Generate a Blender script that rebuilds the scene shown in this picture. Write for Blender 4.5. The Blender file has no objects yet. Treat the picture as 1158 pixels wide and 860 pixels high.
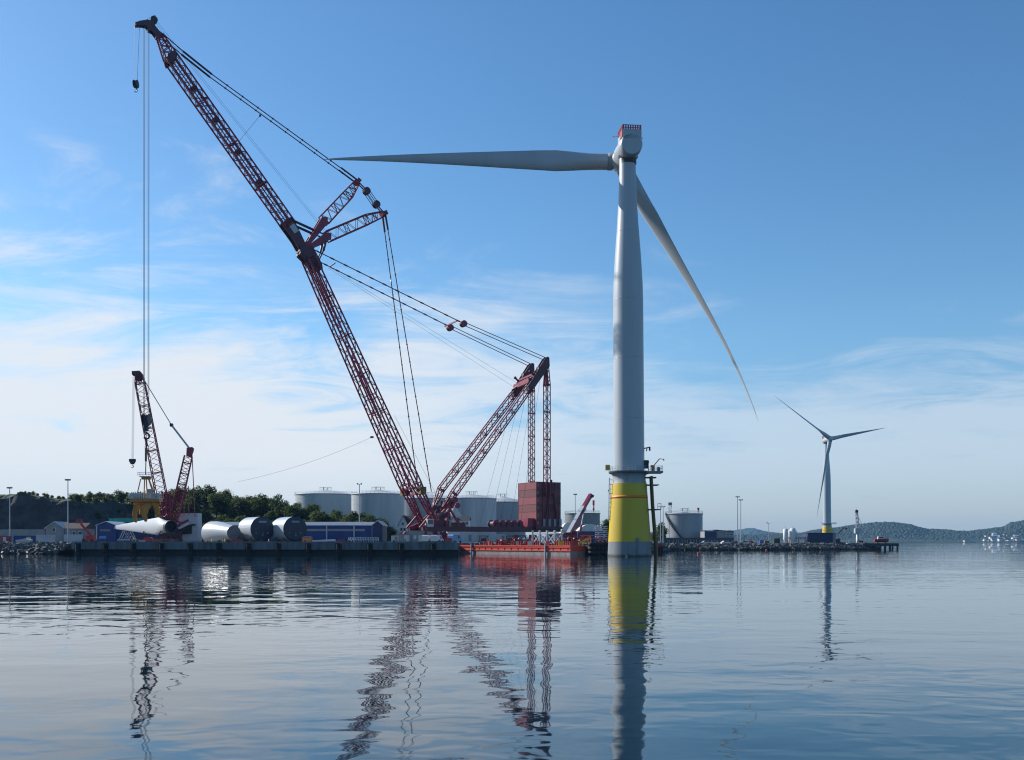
import bpy, math, random
from mathutils import Vector, Matrix, noise as mnoise
R = math.radians
V = Vector
rng = random.Random(7)
scene = bpy.context.scene
COL = scene.collection

# ------------------------------------------------------------------ camera, sky, sun, exposure
HZ = 612.5            # horizon row of the photograph
F = 1126.0            # focal length in photograph pixels (35 mm)
CAMZ = 3.6
cam_d = bpy.data.cameras.new('camera'); cam = bpy.data.objects.new('camera', cam_d); COL.objects.link(cam)
cam.location = (0, 0, CAMZ); cam.rotation_euler = (R(90), 0, 0)
cam_d.sensor_width = 36.0; cam_d.lens = 36.0 * F / 1158.0
cam_d.shift_y = (HZ - 430.0) / 1158.0
cam_d.clip_start = 0.5; cam_d.clip_end = 40000
scene.camera = cam
scene.view_settings.view_transform = 'Standard'; scene.view_settings.look = 'None'
scene.view_settings.exposure = 0.33; scene.view_settings.gamma = 1.0
scene.view_settings.use_curve_mapping = False
scene.render.engine = 'CYCLES'
scene.cycles.max_bounces = 6; scene.cycles.glossy_bounces = 3; scene.cycles.diffuse_bounces = 3
scene.cycles.transparent_max_bounces = 6; scene.cycles.volume_bounces = 0
scene.cycles.use_denoising = True
scene.cycles.pixel_filter_type = 'BLACKMAN_HARRIS'; scene.cycles.filter_width = 1.15
scene.cycles.caustics_reflective = False; scene.cycles.caustics_refractive = False
scene.cycles.sample_clamp_indirect = 6.0

SUN_EL = R(30)
SUN_AZ_LEFT = R(62)    # left of the viewing direction
sd = V((-math.sin(SUN_AZ_LEFT) * math.cos(SUN_EL), math.cos(SUN_AZ_LEFT) * math.cos(SUN_EL), math.sin(SUN_EL)))
sun_d = bpy.data.lights.new('sun', 'SUN'); sun = bpy.data.objects.new('sun', sun_d); COL.objects.link(sun)
sun_d.energy = 4.7; sun_d.angle = R(0.53); sun_d.color = (1.0, 0.96, 0.90)
sun.rotation_euler = sd.to_track_quat('Z', 'Y').to_euler()
sun.location = (-300, 100, 400)

world = bpy.data.worlds.new('World'); scene.world = world; world.use_nodes = True
wt = world.node_tree; wt.nodes.clear()
def wn(t, **kw):
    n = wt.nodes.new(t)
    for k, v in kw.items(): setattr(n, k, v)
    return n
def lk(a, b): wt.links.new(a, b)
sky = wn('ShaderNodeTexSky'); sky.sky_type = 'NISHITA'; sky.sun_disc = False
sky.sun_elevation = SUN_EL; sky.sun_rotation = -SUN_AZ_LEFT
sky.altitude = 0; sky.air_density = 1.0; sky.dust_density = 0.35; sky.ozone_density = 2.2
def wmath(op, a, b=None, c=None, clamp=False):
    n = wn('ShaderNodeMath', operation=op); n.use_clamp = clamp
    for i, x in enumerate((a, b, c)):
        if x is None: continue
        if isinstance(x, (int, float)): n.inputs[i].default_value = x
        else: lk(x, n.inputs[i])
    return n.outputs[0]
tc = wn('ShaderNodeTexCoord'); sx = wn('ShaderNodeSeparateXYZ'); lk(tc.outputs['Generated'], sx.inputs[0])
dx, dy, dz = sx.outputs
zz = wmath('ADD', wmath('MAXIMUM', dz, 0.0), 0.10)
u = wmath('DIVIDE', dx, zz); v = wmath('DIVIDE', dy, zz)
cv = wn('ShaderNodeCombineXYZ'); lk(u, cv.inputs[0]); lk(v, cv.inputs[1])
def wnoise(scale, detail, rough, sxyz, rot, dist=0.0, off=(0, 0, 0)):
    mp = wn('ShaderNodeMapping'); lk(cv.outputs[0], mp.inputs[0])
    mp.inputs['Scale'].default_value = sxyz; mp.inputs['Rotation'].default_value = (0, 0, rot); mp.inputs['Location'].default_value = off
    n = wn('ShaderNodeTexNoise'); lk(mp.outputs[0], n.inputs['Vector'])
    n.inputs['Scale'].default_value = scale; n.inputs['Detail'].default_value = detail
    n.inputs['Roughness'].default_value = rough; n.inputs['Distortion'].default_value = dist
    return n.outputs['Fac']
def wramp(x, lo, hi):
    m = wn('ShaderNodeMapRange'); m.interpolation_type = 'SMOOTHSTEP'; lk(x, m.inputs[0])
    m.inputs[1].default_value = lo; m.inputs[2].default_value = hi
    return m.outputs[0]
n1 = wnoise(0.85, 8, 0.55, (1.0, 0.75, 1), 0.6, 0.7, (3.1, 1.7, 0))
n2 = wnoise(2.0, 11, 0.66, (0.75, 1.25, 1), 0.75, 1.3, (0.3, 5.2, 0))
# elevation of each direction; cirrus thins out above about 15 degrees, more cover to the left
elev = wmath('ARCSINE', dz)
az = wmath('ARCTAN2', dx, dy)
left = wramp(az, 0.12, -0.50)
top = wmath('ADD', wmath('MULTIPLY', left, 0.07), 0.185)
cover = wmath('SUBTRACT', 1.0, wmath('DIVIDE', elev, top))
den = wmath('ADD', wmath('ADD', wmath('MULTIPLY', wmath('MAXIMUM', cover, -1.2), 0.80), wmath('MULTIPLY', n1, 1.45)), wmath('MULTIPLY', n2, 1.25))
cl = wramp(den, 1.13, 1.76)
lowfade = wramp(elev, 0.0, 0.09)
fac = wmath('MULTIPLY', wmath('MULTIPLY', cl, 0.92), wmath('ADD', wmath('MULTIPLY', lowfade, 0.45), 0.55))
cmix = wn('ShaderNodeMix'); cmix.data_type = 'RGBA'
fac = wmath('MULTIPLY', fac, wmath('ADD', wmath('MULTIPLY', wramp(az, 0.20, -0.22), 0.50), 0.50))
front = wramp(dy, 0.05, 0.55)      # cirrus kept ahead; unseen sky behind cleared to make the fill light bluer
fac = wmath('MULTIPLY', fac, front)
lk(fac, cmix.inputs[0])
hs_ = wn('ShaderNodeHueSaturation'); hs_.inputs['Saturation'].default_value = 1.2; lk(sky.outputs[0], hs_.inputs['Color'])
tn_ = wn('ShaderNodeMix'); tn_.data_type = 'RGBA'; tn_.blend_type = 'MULTIPLY'; tn_.inputs[0].default_value = 1.0; lk(hs_.outputs[0], tn_.inputs[6]); tw_ = wn('ShaderNodeMix'); tw_.data_type = 'RGBA'; lk(wramp(elev, 0.0, 0.22), tw_.inputs[0]); tw_.inputs[6].default_value = (0.47, 0.57, 0.80, 1); tw_.inputs[7].default_value = (0.86, 0.99, 1.03, 1); lk(tw_.outputs[2], tn_.inputs[7])
lk(tn_.outputs[2], cmix.inputs[6])
cmix.inputs[7].default_value = (5.75, 6.0, 6.3, 1)
bg = wn('ShaderNodeBackground'); bg.inputs[1].default_value = 0.115
lk(cmix.outputs[2], bg.inputs[0])
wo = wn('ShaderNodeOutputWorld'); lk(bg.outputs[0], wo.inputs[0])

# ------------------------------------------------------------------ helpers
def P(px, py, D):
    """place that the photograph shows at (px, py), D metres away"""
    return V(((px - 579.0) / F * D, D, CAMZ + (HZ - py) / F * D))
def PX(px, D, z): return V(((px - 579.0) / F * D, D, z))

def nmat(name, color, rough=0.6, metal=0.0, var=0.18, vscale=0.6, bump=0.0, bscale=4.0, color2=None, streak=False, spec=0.5, island=0.0):
    m = bpy.data.materials.new(name); m.use_nodes = True
    nt = m.node_tree; b = nt.nodes['Principled BSDF']
    b.inputs['Roughness'].default_value = rough; b.inputs['Metallic'].default_value = metal
    b.inputs['Specular IOR Level'].default_value = spec
    t = nt.nodes.new('ShaderNodeTexCoord'); mp = nt.nodes.new('ShaderNodeMapping')
    nt.links.new(t.outputs['Object'], mp.inputs[0])
    if streak: mp.inputs['Scale'].default_value = (1, 1, 0.12)
    n = nt.nodes.new('ShaderNodeTexNoise'); n.inputs['Scale'].default_value = vscale; n.inputs['Detail'].default_value = 6; n.inputs['Roughness'].default_value = 0.65
    nt.links.new(mp.outputs[0], n.inputs['Vector'])
    r = nt.nodes.new('ShaderNodeValToRGB'); r.color_ramp.elements[0].position = 0.3; r.color_ramp.elements[1].position = 0.72
    c = V(color[:3]); c2 = V(color2[:3]) if color2 else c * (1 - 1.4 * var)
    r.color_ramp.elements[0].color = (*c2, 1); r.color_ramp.elements[1].color = (*[min(1, x) for x in (c * (1 + .5 * var) if not color2 else c)], 1)
    nt.links.new(n.outputs['Fac'], r.inputs[0])
    out = r.outputs[0]
    if island:
        g = nt.nodes.new('ShaderNodeNewGeometry'); hv = nt.nodes.new('ShaderNodeHueSaturation')
        mr = nt.nodes.new('ShaderNodeMapRange'); nt.links.new(g.outputs['Random Per Island'], mr.inputs[0])
        mr.inputs[3].default_value = 1 - island; mr.inputs[4].default_value = 1 + island
        nt.links.new(mr.outputs[0], hv.inputs['Value']); nt.links.new(out, hv.inputs['Color']); out = hv.outputs[0]
    nt.links.new(out, b.inputs['Base Color'])
    if bump:
        n3 = nt.nodes.new('ShaderNodeTexNoise'); n3.inputs['Scale'].default_value = bscale; n3.inputs['Detail'].default_value = 5
        nt.links.new(t.outputs['Object'], n3.inputs['Vector'])
        bp = nt.nodes.new('ShaderNodeBump'); bp.inputs['Strength'].default_value = 1.0; bp.inputs['Distance'].default_value = bump
        nt.links.new(n3.outputs['Fac'], bp.inputs['Height']); nt.links.new(bp.outputs[0], b.inputs['Normal'])
    return m
def corrugated(name, color, period=0.25, depth=0.03, axis='X', var=0.15, rough=0.55):
    m = nmat(name, color, rough, 0, var, 0.35)
    nt = m.node_tree; b = nt.nodes['Principled BSDF']
    t = nt.nodes.new('ShaderNodeTexCoord')
    w = nt.nodes.new('ShaderNodeTexWave'); w.bands_direction = axis; w.inputs['Scale'].default_value = math.pi / (10 * period) * 2
    nt.links.new(t.outputs['Object'], w.inputs['Vector'])
    bp = nt.nodes.new('ShaderNodeBump'); bp.inputs['Distance'].default_value = depth
    nt.links.new(w.outputs['Fac'], bp.inputs['Height']); nt.links.new(bp.outputs[0], b.inputs['Normal'])
    return m

M = dict(
    crimson=nmat('crimson_paint', (0.36, 0.02, 0.035), 0.5, 0, 0.2),
    maroon=nmat('maroon_paint', (0.255, 0.014, 0.048), 0.45, var=0.22, vscale=0.4),
    maroon_dark=nmat('dark_maroon_paint', (0.085, 0.013, 0.026), 0.5, var=0.25, vscale=0.5),
    ballast=corrugated('ballast_container_paint', (0.20, 0.040, 0.048), 0.28, 0.035, 'X'),
    steel=nmat('grey_steel', (0.22, 0.24, 0.26), 0.5, 0.2, 0.2),
    galv=nmat('galvanised_steel', (0.42, 0.45, 0.48), 0.5, 0.2, 0.15),
    dark=nmat('dark_steel', (0.03, 0.032, 0.038), 0.55, 0, 0.3),
    headpaint=nmat('boom_tip_paint', (0.10, 0.035, 0.05), 0.5, 0.1, 0.3, 1.5),
    rope=nmat('wire_rope', (0.05, 0.05, 0.055), 0.6, 0.2, 0.2),
    black=nmat('black_rubber', (0.012, 0.013, 0.015), 0.8, 0, 0.3),
    white=nmat('white_gelcoat', (0.50, 0.52, 0.54), 0.32, 0, 0.06, 0.12, streak=True),
    tower=nmat('pale_grey_tower_paint', (0.40, 0.435, 0.46), 0.38, 0, 0.08, 0.2, streak=True),
    yellow=nmat('yellow_foundation_paint', (0.62, 0.43, 0.012), 0.5, 0, 0.10, 0.35, streak=True),
    orange=nmat('orange_band_paint', (0.80, 0.24, 0.01), 0.5, 0, 0.1),
    cgrey=nmat('grey_foundation_paint', (0.33, 0.35, 0.36), 0.6, 0, 0.22, 0.5, streak=True),
    olive=nmat('dull_yellow_paint', (0.16, 0.10, 0.015), 0.5, 0, 0.3),
    gripper=nmat('ochre_gripper_paint', (0.62, 0.25, 0.02), 0.5, 0, 0.2),
    concrete=nmat('quay_concrete', (0.16, 0.17, 0.175), 0.85, 0, 0.42, 0.6, bump=0.02, streak=True),
    voidc=nmat('void_shade_concrete', (0.012, 0.014, 0.016), 0.7, 0, 0.4, 0.4),  # near-black: shade of the void under the quay put into the colour
    ground=nmat('gravel_yard', (0.20, 0.19, 0.175), 0.95, 0, 0.25, 0.12, bump=0.03),
    rock=nmat('dark_cliff_rock', (0.050, 0.052, 0.055), 0.9, 0, 0.5, 0.25, bump=0.5, bscale=0.7),
    boulder=nmat('grey_boulders', (0.125, 0.122, 0.116), 0.9, 0, 0.40, 0.6, bump=0.06, bscale=2.0, island=0.45),
    wetrock=nmat('wet_weedy_boulders', (0.030, 0.030, 0.022), 0.6, 0, 0.4, 0.8, island=0.4),
    turf=nmat('rough_grass', (0.075, 0.095, 0.03), 0.95, 0, 0.35, 0.2, bump=0.2, bscale=1.5),
    leaf=nmat('leaves', (0.084, 0.120, 0.032), 0.75, 0, 0.35, 0.5, island=0.40, spec=0.2),
    leaf2=nmat('pale_leaves', (0.100, 0.120, 0.034), 0.75, 0, 0.3, 0.5, island=0.40, spec=0.2),
    bark=nmat('bark', (0.06, 0.045, 0.035), 0.9, 0, 0.3),
    tank=nmat('pale_tank_paint', (0.44, 0.46, 0.47), 0.55, 0, 0.20, 0.16, streak=True),
    tank2=nmat('grey_tank_paint', (0.29, 0.32, 0.34), 0.55, 0, 0.22, 0.18, streak=True),
    tankroof=nmat('tank_roof_paint', (0.55, 0.56, 0.56), 0.6, 0, 0.1, 0.2),
    bluewall=corrugated('blue_sheet_wall', (0.012, 0.045, 0.20), 0.3, 0.03, 'X', 0.15),
    bluebox=corrugated('navy_sheet_wall', (0.014, 0.035, 0.11), 0.35, 0.04, 'X', 0.2),
    sheetroof=nmat('pale_sheet_roof', (0.42, 0.46, 0.50), 0.5, 0.1, 0.12),
    palewall=nmat('pale_grey_panel', (0.50, 0.51, 0.52), 0.6, 0, 0.12),
    greywall=nmat('grey_wall', (0.26, 0.27, 0.28), 0.75, 0, 0.15),
    whitewall=nmat('white_wood_wall', (0.66, 0.66, 0.64), 0.7, 0, 0.1),
    tile=nmat('brown_roof', (0.06, 0.034, 0.03), 0.8, 0, 0.3),
    darktile=nmat('dark_roof', (0.045, 0.035, 0.035), 0.8, 0, 0.3),
    glass=nmat('window_glass', (0.03, 0.04, 0.05), 0.08, 0, 0.1),
    teal=nmat('teal_netting', (0.03, 0.36, 0.30), 0.8, 0, 0.3, 1.5),
    red=nmat('red_paint', (0.42, 0.028, 0.024), 0.5, 0, 0.2),
    hull=nmat('orange_red_hull', (0.72, 0.085, 0.045), 0.5, 0, 0.16, 0.5, streak=True),
    hullgrey=nmat('scuffed_boot_topping', (0.36, 0.30, 0.29), 0.7, 0, 0.35, 0.8),
    navy=nmat('dark_blue_tarpaulin', (0.014, 0.026, 0.055), 0.55, 0, 0.3, 0.5),
    graytarp=nmat('grey_tarpaulin', (0.13, 0.14, 0.15), 0.7, 0, 0.25, 0.7),
    cream=nmat('cream_wall', (0.55, 0.48, 0.36), 0.7, 0, 0.1),
    blue=nmat('bright_blue_paint', (0.02, 0.10, 0.40), 0.5, 0, 0.15),
    lblue=nmat('pale_blue_paint', (0.16, 0.36, 0.62), 0.5, 0, 0.1),
    yel=nmat('yellow_paint', (0.75, 0.45, 0.03), 0.5, 0, 0.1),
    orng=nmat('orange_paint', (0.70, 0.20, 0.03), 0.5, 0, 0.2),
    timber=nmat('stacked_timber', (0.20, 0.12, 0.06), 0.85, 0, 0.35, 1.0),
    skin=nmat('skin', (0.5, 0.3, 0.22), 0.6, 0, 0.05),
    hivis=nmat('hi_vis_yellow', (0.70, 0.72, 0.05), 0.7, 0, 0.05),
    hired=nmat('hi_vis_red', (0.75, 0.05, 0.04), 0.7, 0, 0.05),
    trousers=nmat('navy_trousers', (0.02, 0.025, 0.05), 0.8, 0, 0.05),
    forest=nmat('hill_forest', (0.034, 0.060, 0.032), 0.95, 0, 0.5, 0.035, color2=(0.022, 0.042, 0.026)),
)

M['hullpaint'] = nmat('stained_grey_hull', (0.23, 0.25, 0.26), 0.6, 0, 0.30, 0.6, streak=True)
nt_ = M['hullpaint'].node_tree; b_ = nt_.nodes['Principled BSDF']; src_ = b_.inputs['Base Color'].links[0].from_socket      # weed and wet stain just above the waterline
tc_ = nt_.nodes.new('ShaderNodeTexCoord'); sp_ = nt_.nodes.new('ShaderNodeSeparateXYZ'); nt_.links.new(tc_.outputs['Object'], sp_.inputs[0])
nz_ = nt_.nodes.new('ShaderNodeTexNoise'); nz_.inputs['Scale'].default_value = 1.6; nz_.inputs['Detail'].default_value = 5; nt_.links.new(tc_.outputs['Object'], nz_.inputs['Vector'])
ma_ = nt_.nodes.new('ShaderNodeMath'); ma_.operation = 'MULTIPLY_ADD'; nt_.links.new(nz_.outputs['Fac'], ma_.inputs[0]); ma_.inputs[1].default_value = -1.1; nt_.links.new(sp_.outputs[2], ma_.inputs[2])
mr_ = nt_.nodes.new('ShaderNodeMapRange'); nt_.links.new(ma_.outputs[0], mr_.inputs[0]); mr_.inputs[1].default_value = -.35; mr_.inputs[2].default_value = .15
mx_ = nt_.nodes.new('ShaderNodeMix'); mx_.data_type = 'RGBA'; nt_.links.new(mr_.outputs[0], mx_.inputs[0]); mx_.inputs[6].default_value = (.045, .05, .035, 1); nt_.links.new(src_, mx_.inputs[7]); nt_.links.new(mx_.outputs[2], b_.inputs['Base Color'])
for k_ in ('leaf', 'leaf2'):      # thin leaves let some of the sun through
    nt_ = M[k_].node_tree; b_ = nt_.nodes['Principled BSDF']; tr_ = nt_.nodes.new('ShaderNodeBsdfTranslucent')
    nt_.links.new(b_.inputs['Base Color'].links[0].from_socket, tr_.inputs[0]); ms_ = nt_.nodes.new('ShaderNodeMixShader'); ms_.inputs[0].default_value = 0.6
    nt_.links.new(b_.outputs[0], ms_.inputs[1]); nt_.links.new(tr_.outputs[0], ms_.inputs[2]); nt_.links.new(ms_.outputs[0], nt_.nodes['Material Output'].inputs[0])
nt_ = M['ballast'].node_tree; b_ = nt_.nodes['Principled BSDF']; src_ = b_.inputs['Base Color'].links[0].from_socket      # every container has faded differently
oi_ = nt_.nodes.new('ShaderNodeObjectInfo'); hv_ = nt_.nodes.new('ShaderNodeHueSaturation'); mr_ = nt_.nodes.new('ShaderNodeMapRange'); nt_.links.new(oi_.outputs['Random'], mr_.inputs[0]); mr_.inputs[3].default_value = .62; mr_.inputs[4].default_value = 1.3
nt_.links.new(mr_.outputs[0], hv_.inputs['Value']); nt_.links.new(src_, hv_.inputs['Color']); nt_.links.new(hv_.outputs[0], b_.inputs['Base Color'])
WLOC = {}
class MB:
    def __init__(s): s.v = []; s.f = []; s.sm = []; s.mi = []; s.cur = 0
    def add(s, vs, fs, smooth=False):
        o = len(s.v); s.v += [tuple(x) for x in vs]
        for f in fs: s.f.append(tuple(i + o for i in f)); s.sm.append(smooth); s.mi.append(s.cur)
    def frame(s, c, ex, ey, ez):   # box from centre and three half-extent vectors
        c = V(c); vs = []
        for k in (-1, 1):
            for j in (-1, 1):
                for i in (-1, 1): vs.append(c + ex * i + ey * j + ez * k)
        s.add(vs, [(0, 2, 3, 1), (4, 5, 7, 6), (0, 1, 5, 4), (2, 6, 7, 3), (0, 4, 6, 2), (1, 3, 7, 5)])
    def box(s, c, size, rz=0.0):
        q = Matrix.Rotation(rz, 3, 'Z')
        s.frame(c, q @ V((size[0] / 2, 0, 0)), q @ V((0, size[1] / 2, 0)), V((0, 0, size[2] / 2)))
    def bar(s, p, q, w, h=None, up=V((0, 0, 1))):
        p, q = V(p), V(q); h = h or w; t = q - p
        if t.length < 1e-6: return
        tn = t.normalized(); a = tn.cross(up)
        if a.length < 1e-3: a = tn.cross(V((1, 0, 0)))
        a.normalize(); b = a.cross(tn)
        s.frame((p + q) / 2, t / 2, a * w / 2, b * h / 2)
    def tube(s, p, q, r, r2=None, n=6, caps=True):
        p, q = V(p), V(q); r2 = r if r2 is None else r2; t = (q - p)
        if t.length < 1e-6: return
        t.normalize(); a = t.cross(V((0, 0, 1)))
        if a.length < 1e-3: a = t.cross(V((1, 0, 0)))
        a.normalize(); b = a.cross(t); vs = []
        for c, rr in ((p, r), (q, r2)):
            for i in range(n):
                an = 2 * math.pi * i / n; vs.append(c + a * math.cos(an) * rr + b * math.sin(an) * rr)
        s.add(vs, [(i, i + n, (i + 1) % n + n, (i + 1) % n) for i in range(n)], n > 5)
        if caps: s.add(vs, [tuple(range(n)), tuple(reversed(range(n, 2 * n)))])
    def path(s, pts, r, n=5):
        for a, b in zip(pts[:-1], pts[1:]): s.tube(a, b, r, n=n)
    def lathe(s, o, d, prof, n=32, cap0=True, cap1=True, arc=None, smooth=True, ref=None):
        o = V(o); d = V(d).normalized(); a = V(ref) if ref else d.cross(V((0, 1, 0)))
        if a.length < 1e-3: a = d.cross(V((1, 0, 0)))
        a.normalize(); b = d.cross(a); vs = []
        for t, r in prof:
            for i in range(n):
                an = 2 * math.pi * i / n; vs.append(o + d * t + a * math.cos(an) * r + b * math.sin(an) * r)
        fs = [(k * n + i, k * n + (i + 1) % n, (k + 1) * n + (i + 1) % n, (k + 1) * n + i) for k in range(len(prof) - 1) for i in range(n)]
        s.add(vs, fs, smooth)
        if cap0: s.add(vs[:n], [tuple(reversed(range(n)))])
        if cap1: s.add(vs[-n:], [tuple(range(n))])
    def prism(s, pts, vec):
        n = len(pts); vec = V(vec); a = [V(p) for p in pts]; b = [p + vec for p in a]
        s.add(a + b, [tuple(range(n)), tuple(reversed(range(n, 2 * n)))] + [(i, i + n, (i + 1) % n + n, (i + 1) % n) for i in range(n)])
    def ball(s, c, r, n=10, m=6, sq=(1, 1, 1)):
        c = V(c); vs = []; fs = []
        for j in range(m + 1):
            ph = math.pi * j / m
            for i in range(n):
                th = 2 * math.pi * i / n
                vs.append(c + V((math.sin(ph) * math.cos(th) * r * sq[0], math.sin(ph) * math.sin(th) * r * sq[1], math.cos(ph) * r * sq[2])))
        for j in range(m):
            for i in range(n): fs.append((j * n + i, (j + 1) * n + i, (j + 1) * n + (i + 1) % n, j * n + (i + 1) % n))
        s.add(vs, fs, True)
    def lattice(s, A, B, up, w0, h0, w1, h1, bays, rc, rb, frames=4, nseg=4):
        """four chords with zigzag bracing on every side"""
        A, B = V(A), V(B); t = (B - A).normalized(); sd_ = t.cross(V(up)).normalized(); u_ = sd_.cross(t)
        def corner(k, i):
            f = k / bays; w = (w0 + (w1 - w0) * f) / 2; h = (h0 + (h1 - h0) * f) / 2
            sw, sh = ((-1, -1), (1, -1), (1, 1), (-1, 1))[i]
            return A.lerp(B, f) + sd_ * w * sw + u_ * h * sh
        for i in range(4): s.tube(corner(0, i), corner(bays, i), rc, n=6)
        for k in range(bays):
            for i in range(4):
                j = (i + 1) % 4
                if (k + i) % 2: s.tube(corner(k, i), corner(k + 1, j), rb, n=nseg, caps=False)
                else: s.tube(corner(k, j), corner(k + 1, i), rb, n=nseg, caps=False)
        for k in range(0, bays + 1, frames):
            for i in range(4): s.tube(corner(k, i), corner(k, (i + 1) % 4), rb * 1.5, n=nseg, caps=False)
            s.tube(corner(k, 0), corner(k, 2), rb, n=nseg, caps=False)
    def build(s, name, mat_, parent=None, **props):
        me = bpy.data.meshes.new(name)
        off = WLOC[parent.name] if parent else V((0, 0, 0))
        org = V((0, 0, 0))
        if not parent and s.v:      # a thing of one mesh: origin at its base
            xs = [q[0] for q in s.v]; ys = [q[1] for q in s.v]; zs = [q[2] for q in s.v]
            org = V(((min(xs) + max(xs)) / 2, (min(ys) + max(ys)) / 2, min(zs)))
        o_ = off + org
        me.from_pydata([(q[0] - o_.x, q[1] - o_.y, q[2] - o_.z) for q in s.v], [], s.f)
        me.polygons.foreach_set('use_smooth', s.sm)
        for mm in (mat_ if isinstance(mat_, (list, tuple)) else [mat_]): me.materials.append(M[mm] if isinstance(mm, str) else mm)
        me.polygons.foreach_set('material_index', s.mi)
        me.update()
        o = bpy.data.objects.new(name, me); COL.objects.link(o)
        if parent: o.parent = parent
        else: o.location = org
        WLOC[o.name] = o_
        for k, val in props.items(): o[k] = val
        return o
def thing(name, loc, label, cat, group=None):
    e = bpy.data.objects.new(name, None); COL.objects.link(e); e.location = loc; e.empty_display_size = 0.5
    e['label'] = label; e['category'] = cat
    if group: e['group'] = group
    WLOC[e.name] = V(loc); return e
def tag(o, label, cat, group=None):
    o['label'] = label; o['category'] = cat
    if group: o['group'] = group
    return o
def struct(o): o['kind'] = 'structure'; return o
def sm(a, b, x):
    t = max(0.0, min(1.0, (x - a) / (b - a))); return t * t * (3 - 2 * t)
def interp(tab, x):
    if x <= tab[0][0]: return tab[0][1]
    for (a, ya), (b, yb) in zip(tab[:-1], tab[1:]):
        if x <= b: return ya + (yb - ya) * (x - a) / (b - a)
    return tab[-1][1]
def fbm(x, y, z=0.0, o=4): return mnoise.fractal(V((x, y, z)), 0.9, 2.1, o)
# ------------------------------------------------------------------ haze, water, land
m = bpy.data.materials.new('haze_air'); m.use_nodes = True
nt = m.node_tree; nt.nodes.clear()
pv = nt.nodes.new('ShaderNodeVolumePrincipled'); pv.inputs['Color'].default_value = (0.28, 0.58, 1.0, 1)
pv.inputs['Density'].default_value = 0.00005; pv.inputs['Density Attribute'].default_value = ''
pv.inputs['Anisotropy'].default_value = 0.0
mo = nt.nodes.new('ShaderNodeOutputMaterial'); nt.links.new(pv.outputs[0], mo.inputs['Volume'])
hz = MB(); hz.box((0, 4200, 83.5), (15000, 8900, 173)); hz = hz.build('haze', m); hz['kind'] = 'stuff'

def water_mat():
    m = bpy.data.materials.new('sea_water'); m.use_nodes = True
    nt = m.node_tree; b = nt.nodes['Principled BSDF']
    b.inputs['Base Color'].default_value = (0.003, 0.017, 0.029, 1); b.inputs['Roughness'].default_value = 0.008; b.inputs['IOR'].default_value = 1.38
    t = nt.nodes.new('ShaderNodeTexCoord')
    def noi(scale, detail, sc, rot, rough=0.5, dist=0.0):
        mp = nt.nodes.new('ShaderNodeMapping'); nt.links.new(t.outputs['Object'], mp.inputs[0])
        mp.inputs['Scale'].default_value = sc; mp.inputs['Rotation'].default_value = (0, 0, rot)
        n = nt.nodes.new('ShaderNodeTexNoise'); n.inputs['Scale'].default_value = scale; n.inputs['Detail'].default_value = detail
        n.inputs['Roughness'].default_value = rough; n.inputs['Distortion'].default_value = dist
        nt.links.new(mp.outputs[0], n.inputs['Vector']); return n.outputs['Fac']
    def mth(op, a, bb):
        n = nt.nodes.new('ShaderNodeMath'); n.operation = op
        for i, x in enumerate((a, bb)):
            if isinstance(x, (int, float)): n.inputs[i].default_value = x
            else: nt.links.new(x, n.inputs[i])
        return n.outputs[0]
    swell = noi(0.30, 1.5, (0.55, 1.0, 1), 0.25)
    chop = noi(1.15, 0.8, (0.75, 1.0, 1), -0.2, 0.45, 0.5)
    rip = noi(3.4, 1.0, (0.75, 1.0, 1), 0.1)
    calm = noi(0.030, 3.0, (0.35, 1.0, 1), 0.0)
    mr = nt.nodes.new('ShaderNodeMapRange'); nt.links.new(calm, mr.inputs[0]); mr.inputs[1].default_value = 0.38; mr.inputs[2].default_value = 0.62
    mr.inputs[3].default_value = 0.12; mr.inputs[4].default_value = 1.25
    h = mth('ADD', mth('MULTIPLY', swell, 0.046), mth('MULTIPLY', mth('ADD', mth('MULTIPLY', chop, 0.022), mth('MULTIPLY', rip, 0.0008)), mr.outputs[0]))
    bp = nt.nodes.new('ShaderNodeBump'); bp.inputs['Strength'].default_value = 1.0; bp.inputs['Distance'].default_value = 1.0
    nt.links.new(h, bp.inputs['Height']); nt.links.new(bp.outputs[0], b.inputs['Normal'])
    return m
w = MB(); w.add([(-6000, -150, 0), (6000, -150, 0), (6000, 8500, 0), (-6000, 8500, 0)], [(0, 1, 2, 3)])
struct(w.build('water', water_mat()))

GZ = 3.2      # yard level
RZ = 2.35     # level of the right-hand breakwater
# main yard: quay line from the left shore to the barge, then behind the turbine
yard = [(-700, 300), (-140, 293), (-126, 290), (-124.5, 283), (-14.0, 259.5), (-17.5, 306), (-8, 306), (24, 273), (30, 284), (52, 352), (60, 420), (60, 900), (-700, 900)]
g = MB(); g.prism([(x, y, GZ) for x, y in yard], (0, 0, -2.0)); struct(g.build('ground', 'ground'))
strip = [(56, 404), (118, 420), (140, 430), (158, 434), (158, 447), (110, 470), (56, 520)]
g = MB(); g.prism([(x, y, RZ) for x, y in strip], (0, 0, -3.0)); struct(g.build('breakwater_ground', 'ground'))

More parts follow.
